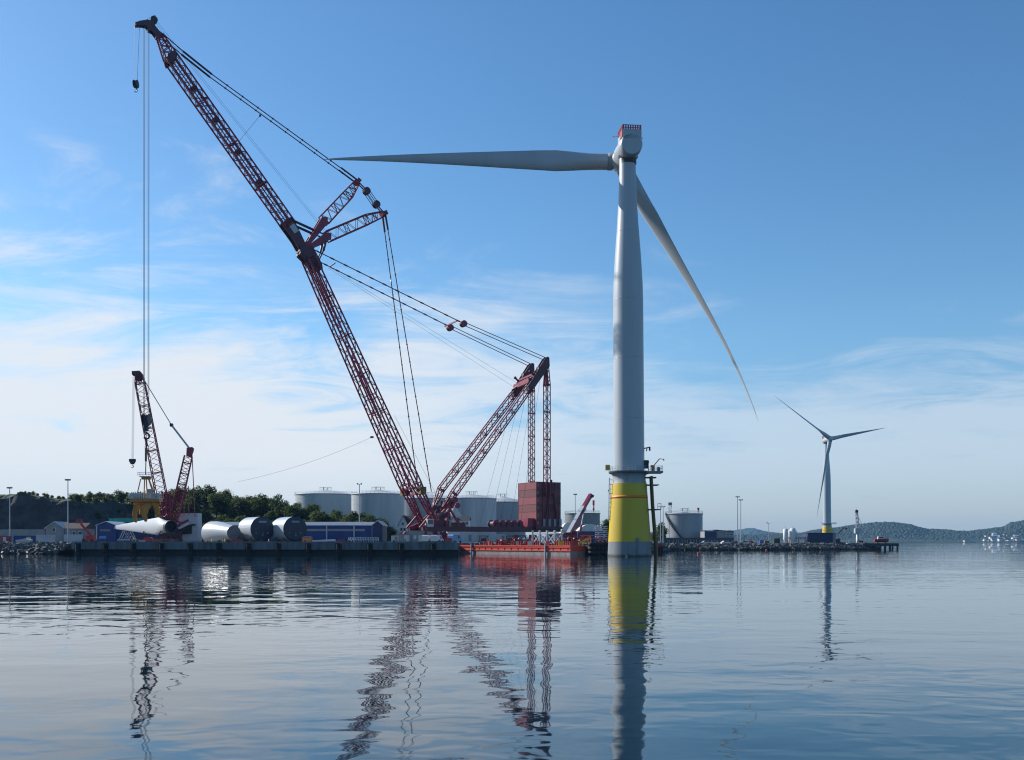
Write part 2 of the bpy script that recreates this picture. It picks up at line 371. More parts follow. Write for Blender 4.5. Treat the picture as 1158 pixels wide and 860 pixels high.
# quay edge: concrete fascia over a dark void with piles
q0, q1 = V((-124.5, 283, 0)), V((-14.0, 259.5, 0)); qd = (q1 - q0).normalized(); qn = V((qd.y, -qd.x, 0))
q = MB()
q.frame((q0 + q1) / 2 + qn * 0.55 + V((0, 0, 2.33)), (q1 - q0) / 2, qn * 0.55, V((0, 0, 0.95)))
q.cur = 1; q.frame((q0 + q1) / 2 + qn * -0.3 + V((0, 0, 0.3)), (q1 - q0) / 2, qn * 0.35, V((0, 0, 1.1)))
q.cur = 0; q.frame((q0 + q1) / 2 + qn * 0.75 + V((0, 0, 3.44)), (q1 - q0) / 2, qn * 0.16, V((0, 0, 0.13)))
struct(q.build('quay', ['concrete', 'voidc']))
L = (q1 - q0).length
nf = 13
for i in range(nf):
    c = q0 + qd * (L * (i + 0.25) / nf) + qn * 1.35
    mb = MB(); mb.frame(c + V((0, 0, 1.75)), qd * 0.75, qn * 0.25, V((0, 0, 1.35)))
    mb.tube(c + qn * 0.3 + V((0, 0, 0.7)), c + qn * 0.3 + V((0, 0, 2.9)), 0.42, n=10)
    tag(mb.build('quay_fender', 'black'), 'black rubber fender hung on the pale concrete quay face', 'fender', 'rubber fenders along the quay face')

def rocks(name, line, depth, ztop, n, seed, smin=0.5, smax=1.2):
    """loose boulders tipped down a bank"""
    r = random.Random(seed); mb = MB()
    seg = [V((x, y, 0)) for x, y in line]; ls = [(b - a).length for a, b in zip(seg[:-1], seg[1:])]; tot = sum(ls)
    for _ in range(n):
        d = r.random() * tot; k = 0
        while d > ls[k]: d -= ls[k]; k += 1
        a, b = seg[k], seg[k + 1]; p = a.lerp(b, d / ls[k]); nn = V(((b - a).y, -(b - a).x, 0)).normalized()
        f = r.random(); s = r.uniform(smin, smax)
        c = p + nn * (depth * (1 - f)) + V((0, 0, ztop * (f ** 0.8) - 0.25))
        mb.cur = 1 if c.z < 0.35 else 0
        rot = Matrix.Rotation(r.random() * 6.28, 3, 'Z') @ Matrix.Rotation(r.random() * 6.28, 3, 'X')
        vs = []
        for k2 in (-1, 1):
            for j in (-1, 1):
                for i in (-1, 1): vs.append(c + rot @ V((i * s * r.uniform(.35, .75), j * s * r.uniform(.35, .75), k2 * s * r.uniform(.3, .6))))
        mb.add(vs, [(0, 2, 3, 1), (4, 5, 7, 6), (0, 1, 5, 4), (2, 6, 7, 3), (0, 4, 6, 2), (1, 3, 7, 5)])
    o = mb.build(name, ['boulder', 'wetrock']); o['kind'] = 'stuff'; return o
for i in range(9):      # mooring bollards along the quay edge
    c = q0 + qd * (L * (i + .6) / 9) + qn * .35 + V((0, 0, 3.28)); mb = MB(); mb.tube(c, c + V((0, 0, .55)), .22, .18, 10); mb.tube(c + V((0, 0, .45)), c + V((0, 0, .65)), .32, .30, 10); mb.box(c + V((0, 0, .04)), (.9, .6, .08))
    tag(mb.build('mooring_bollard', 'dark'), 'small dark iron mooring bollard on the edge of the concrete quay', 'bollard', 'bollards along the quay edge')
rocks('shore_boulders', [(-330, 296), (-140, 292), (-127, 289)], 8.0, 3.2, 2300, 3)
rocks('breakwater_boulders', [(56, 404), (118, 420), (140, 430), (157, 434)], 6.0, 2.5, 2100, 5, 0.6, 1.4)
rocks('yard_corner_boulders', [(25, 276), (30, 285), (52, 352), (57, 404)], 4.0, 3.1, 800, 6)
rocks('quay_corner_boulders', [(-17, 306), (-8, 306), (23, 273)], 2.0, 3.0, 200, 8)

# wooded rocky ridge behind the yard
RT = [(-140, 585), (-30, 582), (0, 578), (14, 575), (22, 570), (40, 565.5), (60, 563.5), (85, 566), (110, 568), (150, 571), (185, 572), (220, 566), (260, 570), (300, 575), (340, 581), (380, 590), (420, 597), (450, 604), (520, 612)]
def ridge_h(x, y):
    Dc = 420.0; px = 579 + x * F / Dc
    top = CAMZ + (HZ - interp(RT, px)) / F * Dc - GZ
    steep = sm(200, 120, px)
    y0 = 372 + 6 * mnoise.noise(V((x * .03, 0, 1))) + (1 - steep) * -4
    wid = 9 * steep + 62 * (1 - steep)
    f = sm(y0, y0 + wid, y)
    rough = 0.9 + 2.6 * steep
    h = top * f * (1 + 0.12 * (1 - steep) * fbm(x * .05, y * .05))
    h += rough * f * (1 - 0.75 * sm(y0 + wid * .7, y0 + wid * 1.3, y)) * fbm(x * .10, y * .16, 2.0, 6)
    h *= 1 - sm(470, 560, y)
    return GZ - 0.15 + max(0.0, h)
g = MB(); nx, ny = 420, 90
X0, X1, Y0, Y1 = -330, -30, 362, 565
vs = []
for j in range(ny + 1):
    y = Y0 + (Y1 - Y0) * (j / ny) ** 1.7
    for i in range(nx + 1):
        x = X0 + (X1 - X0) * i / nx
        vs.append((x, y, ridge_h(x, y)))
g.add(vs, [(j * (nx + 1) + i, j * (nx + 1) + i + 1, (j + 1) * (nx + 1) + i + 1, (j + 1) * (nx + 1) + i) for j in range(ny) for i in range(nx)])
hill = struct(g.build('rocky_hill', 'rock'))
# grass on flat ledges, bare rock on steep faces
nt = M['rock'].node_tree; bs = nt.nodes['Principled BSDF']
src = bs.inputs['Base Color'].links[0].from_socket
geo = nt.nodes.new('ShaderNodeNewGeometry'); sp = nt.nodes.new('ShaderNodeSeparateXYZ'); nt.links.new(geo.outputs['True Normal'], sp.inputs[0])
mr = nt.nodes.new('ShaderNodeMapRange'); nt.links.new(sp.outputs[2], mr.inputs[0]); mr.inputs[1].default_value = 0.62; mr.inputs[2].default_value = 0.85
mx = nt.nodes.new('ShaderNodeMix'); mx.data_type = 'RGBA'; nt.links.new(mr.outputs[0], mx.inputs[0]); nt.links.new(src, mx.inputs[6]); mx.inputs[7].default_value = (0.055, 0.07, 0.025, 1)
nt.links.new(mx.outputs[2], bs.inputs['Base Color'])

# far hills across the water
def far_hill(name, prof, D, depth, nx, ny, amp, seed, pxlo, pxhi):
    g = MB(); vs = []
    for j in range(ny + 1):
        f = j / ny; y = D + depth * f
        for i in range(nx + 1):
            px = pxlo + (pxhi - pxlo) * i / nx; x = (px - 579) / F * y
            top = (HZ - interp(prof, px)) / F * (D + depth * 0.75) + CAMZ
            h = top * (0.06 + 0.94 * sm(0, 0.75, f)) if f < .8 else top * (1 - 0.4 * sm(.8, 1, f))
            h *= 1 + 0.07 * fbm(x * .0035, y * .0035, seed) * min(1, 3 * f)
            h += amp * (0.35 * mnoise.noise(V((x * .035, y * .035, seed))) + 0.9 * mnoise.noise(V((x * .17, y * .17, seed)))) * min(1, 4 * f)
            if j == 0: h = -1
            vs.append((x, y, h))
    g.add(vs, [(j * (nx + 1) + i, j * (nx + 1) + i + 1, (j + 1) * (nx + 1) + i + 1, (j + 1) * (nx + 1) + i) for j in range(ny) for i in range(nx)])
    return struct(g.build(name, 'forest'))
far_hill('hills', [(700, 606), (800, 606), (850, 605.5), (880, 604), (905, 603.5), (925, 599), (945, 597.5), (970, 593.5), (990, 591.5), (1010, 591.5), (1030, 593.5), (1038, 596), (1050, 598.8), (1060, 598.8), (1080, 600.3), (1095, 600.8), (1115, 598.5), (1135, 596.5), (1142, 592), (1158, 590), (1200, 586), (1300, 588)], 3300, 900, 900, 60, 6.0, 1.3, 690, 1300)
far_hill('mountains', [(560, 608), (640, 606), (700, 604), (770, 601), (800, 600.5), (815, 599.5), (830, 600.5), (843, 598), (850, 597.5), (862, 600.5), (880, 603), (930, 603), (1000, 604), (1200, 604)], 6600, 1400, 260, 22, 10.0, 4.1, 520, 1240)
# ------------------------------------------------------------------ large red ring crane
BX, BY, BA = -27.3, 330.0, R(30)
FW = V((-math.cos(BA), -math.sin(BA), 0)); LT = V((math.sin(BA), -math.cos(BA), 0)); UP = V((0, 0, 1))
def CX(px, py, lat=0.0):
    """point of the vertical plane lat metres to the near side of the crane's centre plane"""
    uu = (px - 579.0) / F; x0 = BX + LT.x * lat; y0 = BY + LT.y * lat
    s = (x0 - uu * y0) / (-FW.x + uu * FW.y)
    D = y0 + s * FW.y
    return V((x0 + s * FW.x, D, CAMZ + (HZ - py) / F * D))
def C(px, py, lat=0.0): return CX(px, py) + LT * lat
def Cs(s, lat, z): return V((BX, BY, 0)) + FW * s + LT * lat + UP * z
crane = thing('ring_crane', (BX, BY, GZ), 'towering dark red ring crane with twin lattice boom and jib reaching over the yard', 'crane')
def platesC(mb, pts, lats, th=0.25):
    for la in lats: mb.prism([C(x, y, la - th / 2) for x, y in pts], LT * th)
def platesX(mb, pts, lat0, lats, th=0.25):
    for la in lats: mb.prism([CX(x, y, lat0) + LT * (la - lat0 - th / 2) for x, y in pts], LT * th)

# twin main boom legs, splayed at the foot
for sgn in (-1, 1):
    mb = MB()
    foot = C(484.5, 592, 5.2 * sgn); a = C(463.5, 548, 4.9 * sgn); b = C(349, 293, 1.75 * sgn)
    mb.lattice(foot, a, LT, 1.0, 1.0, 2.4, 2.8, 5, 0.27, 0.13, 2)
    mb.lattice(a, b, LT, 2.4, 3.0, 2.4, 2.6, 30, 0.26, 0.105, 5)
    mb.build('boom_leg', 'maroon', crane)
mb = MB()   # cross tie low on the boom with two drums outside
ta, tb = C(467, 556, -6.8), C(467, 556, 6.8)
for dz_ in (-1.0, 1.0): mb.bar(ta + UP * dz_, tb + UP * dz_, 0.6, 0.6)
for k in range(5):
    p = ta.lerp(tb, k / 5); q = ta.lerp(tb, (k + 1) / 5); s1 = 1 if k % 2 else -1; mb.tube(p - UP * s1, q + UP * s1, .15)
tie = mb.build('boom_cross_tie', 'maroon', crane)
for la in (-7.2, 7.2):
    mb = MB(); c = C(467, 556, la); mb.box(c, (2.0, 2.0, 2.3), BA); mb.lathe(c - LT * 1.6, LT, [(0, .8), (3.2, .8)], 14)
    mb.build('winch_box', 'olive', tie)
# solid boom head
mb = MB()
head = [(338, 285), (345, 279), (352, 281), (362, 300), (363, 306), (356, 308), (348, 300), (337, 289)]
platesC(mb, head, (-1.7, -.8, .8, 1.7), 0.3)
mb.bar(C(344, 290, -2), C(344, 290, 2), 1.4); mb.bar(C(357, 302, -2.2), C(357, 302, 2.2), 1.2); mb.bar(C(340, 283, -2), C(340, 283, 2), 1.6)
mb.build('boom_head', 'maroon_dark', crane)
# fly jib
mb = MB()
jf, ja, jb, jh = C(342, 279), C(327, 256), C(193, 66), C(181, 42)
mb.lattice(ja, jb, LT, 3.6, 3.2, 3.6, 3.2, 44, 0.26, 0.10, 11)
side = (jb - ja).cross(LT).normalized()
for k in (-0.7, 0.0, 0.7):     # inner ladder and cable runs
    mb.tube(ja + side * k + LT * 1.75, jb + side * k + LT * 1.75, .11, n=5)
    mb.tube(ja + side * k - LT * 1.75, jb + side * k - LT * 1.75, .11, n=5)
mb.lattice(jb, jh, LT, 3.6, 3.2, 1.8, 1.8, 7, 0.24, 0.13, 7)
jib = mb.build('jib', 'maroon', crane)
mb = MB()
platesC(mb, [(316.5, 254), (328, 246.5), (334, 256), (345, 279), (342, 286), (336, 283), (331, 274)], (-1.3, 1.3), 0.3)
for (x, y) in ((322, 254), (330, 250), (334, 268), (340, 280)): mb.bar(C(x, y, -1.3), C(x, y, 1.3), 0.8)
mb.build('jib_foot', 'maroon_dark', jib)
mb = MB(); mb.frame(C(330.5, 259.5, 1.55), (jb - ja).normalized() * 1.5, side * 0.9, LT * 0.04); mb.build('panel', 'galv', jib)
mb = MB()
platesC(mb, [(188, 65), (195.5, 60), (199, 68), (189, 75), (187, 70)], (-1.9, 1.9), 0.25); mb.bar(C(193, 67, -1.9), C(193, 67, 1.9), 2.0, 1.8)
mb.build('jib_collar', 'maroon_dark', jib)
for t in (0.18, 0.36, 0.55, 0.73):
    c = jb.lerp(ja, t); mb = MB()
    mb.frame(c, (ja - jb).normalized() * 0.7, side * 1.0, LT * 1.4); mb.build('jib_collar', 'maroon_dark', jib)
# jib head with sheaves
mb = MB()
hd = [(152.9, 27.6), (156.5, 25.5), (166, 23.9), (172, 25.5), (174, 29.7), (179.5, 36.5), (184, 40), (180, 45.4), (176.4, 43.3), (172, 37.5), (167.5, 35.4), (165, 30.7), (156.5, 29.7), (153, 30.2)]
platesC(mb, hd, (-.9, .9), 0.14)
for (x, y) in hd[::2]: mb.tube(C(x, y, -1.0), C(x, y, 1.0), .16)
jhead = mb.build('jib_head', 'headpaint', crane)
mb = MB()
for (x, y, r) in ((154.5, 28, .55), (166.5, 29, .95), (169.5, 33, .85), (174, 23, 1.0), (158, 28, .5)):
    for la in (-.5, 0, .5): mb.lathe(C(x, y, la - .12), LT, [(0, r), (.08, r), (.12, r * .9), (.16, r), (.24, r)], 18)
mb.build('sheave', 'dark', jhead)
mb = MB(); mb.tube(C(174, 23), C(175, 18.5), .08); mb.ball(C(175, 18.3), .25, 8, 5); mb.tube(C(168.5, 25), C(169, 20), .06); mb.tube(C(172, 25), C(174, 23), .3); mb.build('mast_light', 'dark', jhead)
# jib struts
def strut(pf, p1, p2, p3, w):
    mb = MB(); f, a, b, t = C(*pf), C(*p1), C(*p2), C(*p3)
    for la in (-1.6, 1.6):
        d = (a - f).normalized(); n_ = d.cross(LT).normalized()
        mb.prism([f + n_ * .5 + LT * (la - .2), a + n_ * w / 2 + LT * (la - .2), a - n_ * w / 2 + LT * (la - .2), f - n_ * .5 + LT * (la - .2)], LT * .4)
    mb.bar(f.lerp(a, .4) - LT * 1.6, f.lerp(a, .4) + LT * 1.6, 1.2); mb.bar(a - LT * 1.6, a + LT * 1.6, 1.6)
    mb.bar(f.lerp(a, .75) - LT * 1.6, f.lerp(a, .75) + LT * 1.6, 1.2)
    mb.lattice(a, b, LT, 3.2, w, 3.0, w * .95, 8, .20, .08, 4); mb.lattice(b, t, LT, 3.0, w * .95, 1.6, 0.7, 6, .20, .09, 3)
    mb.frame(t, (t - b).normalized() * .9, (t - b).normalized().cross(LT) * .65, LT * 1.3)
    return mb.build('jib_strut', 'maroon', crane)
strut((344, 281), (366, 250), (393, 221), (404, 206), 2.6)
strut((347, 281.5), (370, 268), (414, 249), (434, 242), 2.6)
for la in (-1.6, 1.6):
    mb = MB()
    mb.tube(C(331, 252, la), C(353, 262, la), .42, n=8); mb.tube(C(352, 261.5, la), C(364, 266.5, la), .25, n=8)
    mb.build('backstop_strut', 'maroon_dark', crane); mb = MB()
    mb.tube(C(366.5, 275, la), C(364, 285, la), .36, n=8); mb.tube(C(364, 285, la), C(357.5, 298.5, la), .22, n=8)
    mb.build('backstop_strut', 'maroon_dark', crane)
# pendants and reeving
mb = MB()
for la in (-1.1, 1.1):
    mb.tube(C(183, 40, la), C(206, 60, la), .16); mb.tube(C(206, 60, la), C(238, 85.5, la), .30, n=6); mb.tube(C(238, 85.5, la), C(404, 206, la), .15)
    mb.tube(C(384, 191, la), C(404, 206, la), .26)
    for k in range(10):
        t = k / 10; c = C(238, 85.5, la).lerp(C(404, 206, la), t); mb.ball(c, .32, 6, 4)
    d0, d1 = C(434, 242, la), C(480, 563, 5.0 * (1 if la > 0 else -1)) + V((0, 0, 0))
    e1 = C(480.5, 557, 5.0 * (1 if la > 0 else -1))
    mb.tube(d0, e1, .16)
    for k in range(16): mb.ball(d0.lerp(e1, (k + .5) / 16), .30, 6, 4)
    mb.tube(d0, d0.lerp(e1, .06), .34)
mb.tube(C(294, 131), C(267, 164), .05); mb.ball(C(294, 131), .4, 6, 4)
mb.build('pendant', 'maroon_dark', crane)
mb = MB()
for la in (-.6, .6):
    for off in (-.55, .1, .55):
        mb.tube(C(414 + off * 4, 216 - off * 2.6, la), C(425 + off * 4, 232 - off * 2.6, la), .12, n=4)
    mb.tube(C(404, 206, la), C(414, 216, la), .2); mb.tube(C(425, 232, la), C(434, 242, la), .2)
mb.build('reeving_rope', 'maroon_dark', crane)
for (x, y) in ((414.5, 216.5), (425.5, 231.5)):
    mb = MB()
    for la in (-.7, 0, .7): mb.lathe(C(x, y, la - .12), LT, [(0, 1.15), (.24, 1.15)], 14)
    mb.frame(C(x, y), (C(425, 232) - C(414, 216)).normalized() * 1.0, LT * .75, (C(425, 232) - C(414, 216)).normalized().cross(LT) * .8)
    mb.build('sheave_block', 'maroon_dark', crane)
# back mast: two lattice legs with solid tops, cross-braced
MT = {-1: (601, 412), 1: (618, 405)}
for sgn in (-1, 1):
    la = 5.2 * sgn; tx, ty = MT[sgn]
    foot = CX(496 + sgn * 5.5, 574, la * .9); k1 = CX(506 + sgn * 7.5, 556 + sgn * 2, la); k2 = CX(tx - 20, ty + 34, la)
    mb = MB(); mb.lattice(foot, k1, LT, .8, .8, 2.0, 2.0, 3, .22, .11, 3); mb.lattice(k1, k2, LT, 2.0, 2.0, 2.0, 2.0, 26, .20, .09, 5)
    leg = mb.build('mast_leg', 'maroon', crane)
    mb = MB()
    pts = [(tx - 22.5, ty + 32), (tx - 4, ty + 2), (tx - 1, ty - 1), (tx + 1.5, ty), (tx + 2, ty + 10), (tx - 8, ty + 24), (tx - 17, ty + 37)]
    platesX(mb, pts, la, (la - .9, la + .9), .25)
    for (ox, oy, w_) in ((-8, 13, 1.6), (-19, 34, 1.8), (0, 3, 1.0)): mb.bar(CX(tx + ox, ty + oy, la) - LT * .9, CX(tx + ox, ty + oy, la) + LT * .9, w_)
    mb.bar(CX(tx - 14, ty + 20, la), CX(tx - 18, ty + 16, la), .5); mb.ball(CX(tx - 18.5, ty + 15.5, la), .55, 6, 4)
    mb.build('mast_head', 'maroon_dark', leg)
    # vertical back stay down to the ballast
    sx_ = 601 if sgn < 0 else 618.5
    t1, t2 = CX(sx_, ty + 30, la), CX(sx_, 545 if sgn < 0 else 560, la + (1.5 if sgn > 0 else 0))
    mb = MB(); mb.lattice(CX(sx_, ty + 2, la), t1, LT, .6, .5, 1.7, 1.7, 5, .17, .09, 5)
    mb.lattice(t1, t2, LT, 1.7, 1.7, 1.7, 1.7, 24, .17, .085, 6)
    platesX(mb, [(sx_ - 1, ty), (sx_ + 1, ty), (sx_ + 3.4, ty + 32), (sx_ - 3.4, ty + 32)], la, (la - .7,), .2)
    mb.build('back_stay', 'maroon', crane)
mb = MB()
a, b = CX(582, 438, -5.2), CX(599, 430, 5.2); mb.bar(a, b, 1.0, 1.6); mb.bar(CX(588, 430, -5.2), CX(604, 423, 5.2), .6)
mb.tube(CX(579, 441, -5.2), CX(604, 425, 5.2), .25); mb.build('mast_cross_beam', 'maroon', crane)
mb = MB()
for sgn in (-1, 1):     # luffing pendants to the mast
    st = CX(352, 281, 1.8) if sgn > 0 else CX(361, 296, -1.8)
    blk = CX(524, 366, 4.4) if sgn > 0 else CX(509, 370, -4.4); tp = CX(*MT[sgn], 5.2 * sgn)
    mb.tube(st, blk, .15)
    for k in range(12): mb.tube(st.lerp(blk, (k + .4) / 12), st.lerp(blk, (k + .7) / 12), .24)
    for off in (-1, 1): mb.tube(blk + UP * .55 * off, tp + UP * .55 * off - UP * .6, .13, n=4)
mb.tube(CX(373, 302, -2), CX(379, 297.5, 2), .2); mb.build('luffing_pendant', 'maroon_dark', crane)
mb = MB()
for (x, y, la) in ((524, 366.5, 4.4), (509, 371, -4.4)):
    for k in (-.7, 0, .7): mb.lathe(CX(x, y, la) + LT * (k - .15), LT, [(0, 1.1), (.3, 1.1)], 12)
mb.bar(CX(503, 369.5, -4.4), CX(517, 363, 4.4), .4); mb.build('luffing_block', 'maroon', crane)
# thin running ropes
mb = MB()
for la in (-.6, .6):
    mb.tube(C(174, 22, la), C(368, 262, la), .035, n=4); mb.tube(C(590, 440, la * 4), C(372, 303, la), .035, n=4)
for k in range(5): mb.tube(C(592 + k * 3, 430, -4 + k * 2), C(548 + 9 * k, 590, -3 + k * 1.5), .04, n=4)
mb.tube(C(446, 470), C(500, 572), .04, n=4)
mb.build('running_rope', 'rope', crane)
# carrier beams, turntable, boom foot frames
mb = MB()
for la in (-5.2, 5.2):
    mb.bar(Cs(5, la, 7.7), Cs(-48, la, 7.7), 1.0, 1.6)
for s in range(-46, 8, 8): mb.bar(Cs(s, -5.2, 7.6), Cs(s, 5.2, 7.6), .9, 1.3)
mb.build('carrier_beam', 'maroon_dark', crane)
mb = MB(); mb.lathe(Cs(2, 0, GZ), UP, [(0, 9.5), (.5, 9.5), (.5, 8.6), (2.2, 6.4), (2.6, 6.4), (2.6, 5.6)], 24)
for k in range(12):
    an = k * math.pi / 6; c = Cs(2, 0, GZ + 1.2) + V((math.cos(an), math.sin(an), 0)) * 9; mb.bar(c, c + V((-math.cos(an), -math.sin(an), .9)) * 2.4, .8, .8)
mb.build('ring_base', 'maroon', crane)
for la in (-5.2, 5.2):
    mb = MB()
    for (p, q_, w) in ((Cs(4.5, la, 8), C(484.5, 592, la), 1.2), (Cs(-3, la, 8), Cs(-5, la * .8, 14), .9), (Cs(3, la, 8), Cs(-4.5, la * .8, 15), .7), (Cs(-9, la, 8), Cs(-5, la * .8, 15), .7), (Cs(-5, la * .8, 15), C(496, 574, la * .9), 1.1), (Cs(6, la, 8), Cs(1, la, 13.5), .6)):
        mb.bar(p, q_, w)
    mb.build('foot_frame', 'maroon', crane)
mb = MB()
for (x0, x1, z0, z1, la) in ((2, -5, 8.5, 10.6, 2.2), (-3, -7.5, 10.8, 13.0, -2), (-8.5, -11.5, 8.5, 9.8, 1)):
    mb.frame(Cs((x0 + x1) / 2, la, (z0 + z1) / 2), FW * (x0 - x1) / 2, LT * 2.6, UP * (z1 - z0) / 2)
mb.bar(Cs(-3, 3, 12), Cs(-3, 3, 17), .6); mb.bar(Cs(-6, -3, 14), Cs(-8, -3, 18), .6); mb.bar(Cs(-1, -4, 14), Cs(-7, 4, 16.5), .8)
mb.build('machinery_house', 'maroon_dark', crane)
mb = MB()
for k in range(7):
    mb.lathe(Cs(-7.5 - k * .2, -4 + k * 1.2, 15.5 + (k % 3)), LT, [(0, 1.0), (.2, 1.0)], 12)
for s in (6.8, 4.5, 2.2, -.5, -3.5, -6.5, -9.5): mb.tube(Cs(s, 6.1, 8.2), Cs(s, 6.1, 9.3), .05)
for z_ in (8.75, 9.3): mb.tube(Cs(7, 6.1, z_), Cs(-11, 6.1, z_), .05)
mb.build('walkway_rail', 'maroon', crane)
mb = MB(); c = Cs(2.8, 5.7, 9.6); mb.frame(c, FW * 1.1, LT * .9, UP * 1.3); cab = mb.build('operator_cab', 'palewall', crane)
mb = MB(); mb.frame(c + LT * .92 + UP * .3, FW * .9, LT * .03, UP * .7); mb.build('window', 'glass', cab)
# row of hoist winches
for k in range(5):
    c = C(556 + 6.6 * k, 593.2, 1.5); c.z = 9.6
    mb = MB(); mb.lathe(c - LT * 1.9, LT, [(0, 1.35), (.25, 1.35), (.26, .75), (3.5, .75), (3.51, 1.35), (3.8, 1.35)], 18)
    w = mb.build('hoist_winch', 'maroon', crane)
    for la in (-2.2, 2.2):
        mb = MB(); mb.prism([c + LT * la + FW * 1.0 - UP * 1.5, c + LT * la + FW * .3 + UP * .5, c + LT * la - FW * .3 + UP * .5, c + LT * la - FW * 1.0 - UP * 1.5], LT * .2)
        mb.build('bracket', 'maroon_dark', w)
    mb = MB(); mb.lathe(c - LT * 1.6, LT, [(0, .95), (3.2, .95)], 16); mb.build('rope_coil', 'galv' if k % 2 else 'rope', w)
mb = MB(); c = C(594.5, 592.5, 3); c.z = 9.9; mb.frame(c, FW * 2.1, LT * 2, UP * 1.7); mb.build('power_pack', 'maroon', crane)
# ballast: four columns of six containers on a tray
s0 = -37.6; l0, l1 = -6.2, 6.2; CW, CH, CLN = 2.44, 2.56, 12.4
mb = MB(); mb.frame(Cs(s0 - 4.9, 0, 8.15 + .12), FW * 5.4, LT * 7.0, UP * .5); tray = mb.build('ballast_tray', 'maroon_dark', crane)
mb = MB()
for k in range(4): mb.frame(Cs(s0 - 3 + k * -2.2, 6.6, 10.1), FW * .5, LT * .12, UP * 1.3)
mb.build('ballast_frame', 'steel', tray)
bst = None
Z0 = 8.8
for r_ in range(6):
    for c_ in range(4):
        ctr = Cs(s0 - CW * (c_ + .5) - c_ * .10, 0, Z0 + CH * (r_ + .5) + r_ * .015)
        mb = MB(); mb.frame(ctr, FW * (CW / 2 - .08), LT * (CLN / 2 - .05), UP * (CH / 2 - .09))
        for sl in (-1, 1):
            for ss in (-1, 1):
                mb.frame(ctr + FW * ss * (CW / 2 - .06) + LT * sl * (CLN / 2 - .06), FW * .05, LT * .06, UP * (CH / 2))
                mb.frame(ctr + UP * sl * (CH / 2 - .06) + FW * ss * (CW / 2 - .07), FW * .055, LT * (CLN / 2 - .1), UP * .055)
            for zz_ in (-1, 1): mb.frame(ctr + UP * zz_ * (CH / 2 - .06) + LT * sl * (CLN / 2 - .07), FW * (CW / 2 - .1), LT * .055, UP * .055)
        o = mb.build('ballast_container', 'ballast', crane)
        if c_ in (0, 3):
            mb = MB(); mb.frame(ctr + LT * (CLN / 2 + .05) + FW * (.55 if c_ == 0 else -.9) * 1.0, FW * .09, LT * .05, UP * .55); mb.build('lock_bar', 'galv', o)
# dark suspension frame on the near face of the ballast
mb = MB(); c0 = Cs(s0 - 6.0, 6.5, 0)
for ds in (-1.6, 1.6): mb.bar(c0 + FW * ds * .55 + UP * 20.4, c0 + FW * ds * 1.6 + UP * 9.0, .5, .4)
mb.bar(c0 + FW * 1.1 + UP * 20.4, c0 - FW * 1.1 + UP * 20.4, .9, .7); mb.bar(c0 + UP * 20.5, c0 + UP * 25, .9, .6)
mb.build('hanger_frame', 'maroon_dark', crane)
# ring supports beneath the tail
for (px_, s) in ((0, -30), (0, -36), (0, -44)):
    for la in (-5.2, 5.2):
        mb = MB(); c = Cs(s, la, 0); mb.box((c.x, c.y, GZ + .5), (2.6, 2.6, 1.0), BA); mb.bar(c + UP * (GZ + 1), c + UP * 5.9, 1.3); mb.bar(c + FW * 1.1 + UP * (GZ + 1), c + UP * 5.5, .4); mb.bar(c - FW * 1.1 + UP * (GZ + 1), c + UP * 5.5, .4)
        mb.build('support_bogie', 'maroon', crane)
# main hoist rope, hook and the small auxiliary hook
mb = MB()
ht, hb_ = C(165.5, 32), C(165.2, 474)
hb_ = V((ht.x, ht.y, CAMZ + (HZ - 476) / F * ht.y))
for dxx in (-.62, .62):
    for dyy in (-.12, .12): mb.tube(ht + V((dxx, dyy * 3, 0)), hb_ + V((dxx, dyy * 3, .5)), .075, n=5)
at_, ab_ = C(153.6, 29), None
ab_ = V((at_.x, at_.y, CAMZ + (HZ - 92) / F * at_.y))
mb.tube(at_ + V((-.25, 0, 0)), ab_ + V((-.35, 0, 0)), .045, n=4); mb.tube(C(157.8, 30), ab_ + V((.4, 0, 0)), .045, n=4)
mb.build('hoist_rope', 'rope', crane)
def hookblock(c, w, h, name='hook_block', mt='dark'):
    mb = MB(); mb.box(c, (w * .5, w * .8, h))
    for dxx in (-.36, .36): mb.lathe(c + V((dxx * w - .1, 0, h * .1)), V((1, 0, 0)), [(0, h * .55), (.2, h * .55)], 14)
    hb = mb.build(name, mt, crane if name == 'hook_block' else None)
    return hb
def hook(mb, c, r, t):
    pts = [c + V((0, 0, r * 1.6)), c + V((0, 0, r))] + [c + V((math.sin(a) * r, 0, math.cos(a) * r)) for a in [math.pi * 2 * k / 12 for k in range(1, 9)]]
    for a, b in zip(pts[:-1], pts[1:]): mb.tube(a, b, t, n=6)
hb = hookblock(hb_, 2.3, 3.0); mb = MB(); mb.box(hb_ - UP * 2.2, (1.0, .9, 1.6)); hook(mb, hb_ - UP * 4.4, .8, .25); hook(mb, hb_ - UP * 4.4 + V((0, .3, 0)), .8, .25)
hook_z = hb_.z - 5.1
mb.build('hook', 'dark', hb)
hb2 = hookblock(ab_ - UP * 1.0, 1.3, 2.0); mb = MB(); hook(mb, ab_ - UP * 2.7, .4, .15); mb.build('hook', 'galv', hb2)
mb = MB(); p0 = C(427, 493, -4.9); p1 = V((p0.x - 42, p0.y - 6, CAMZ + (HZ - 545) / F * (p0.y - 6)))
pts = [p0.lerp(p1, t / 12) - UP * 1.4 * (1 - (2 * t / 12 - 1) ** 2) for t in range(13)]
mb.path(pts, .032, 4); mb.ball(p0, .45, 8, 5, (1.6, 1, .8))
tl = mb.build('tag_line', 'rope', crane)

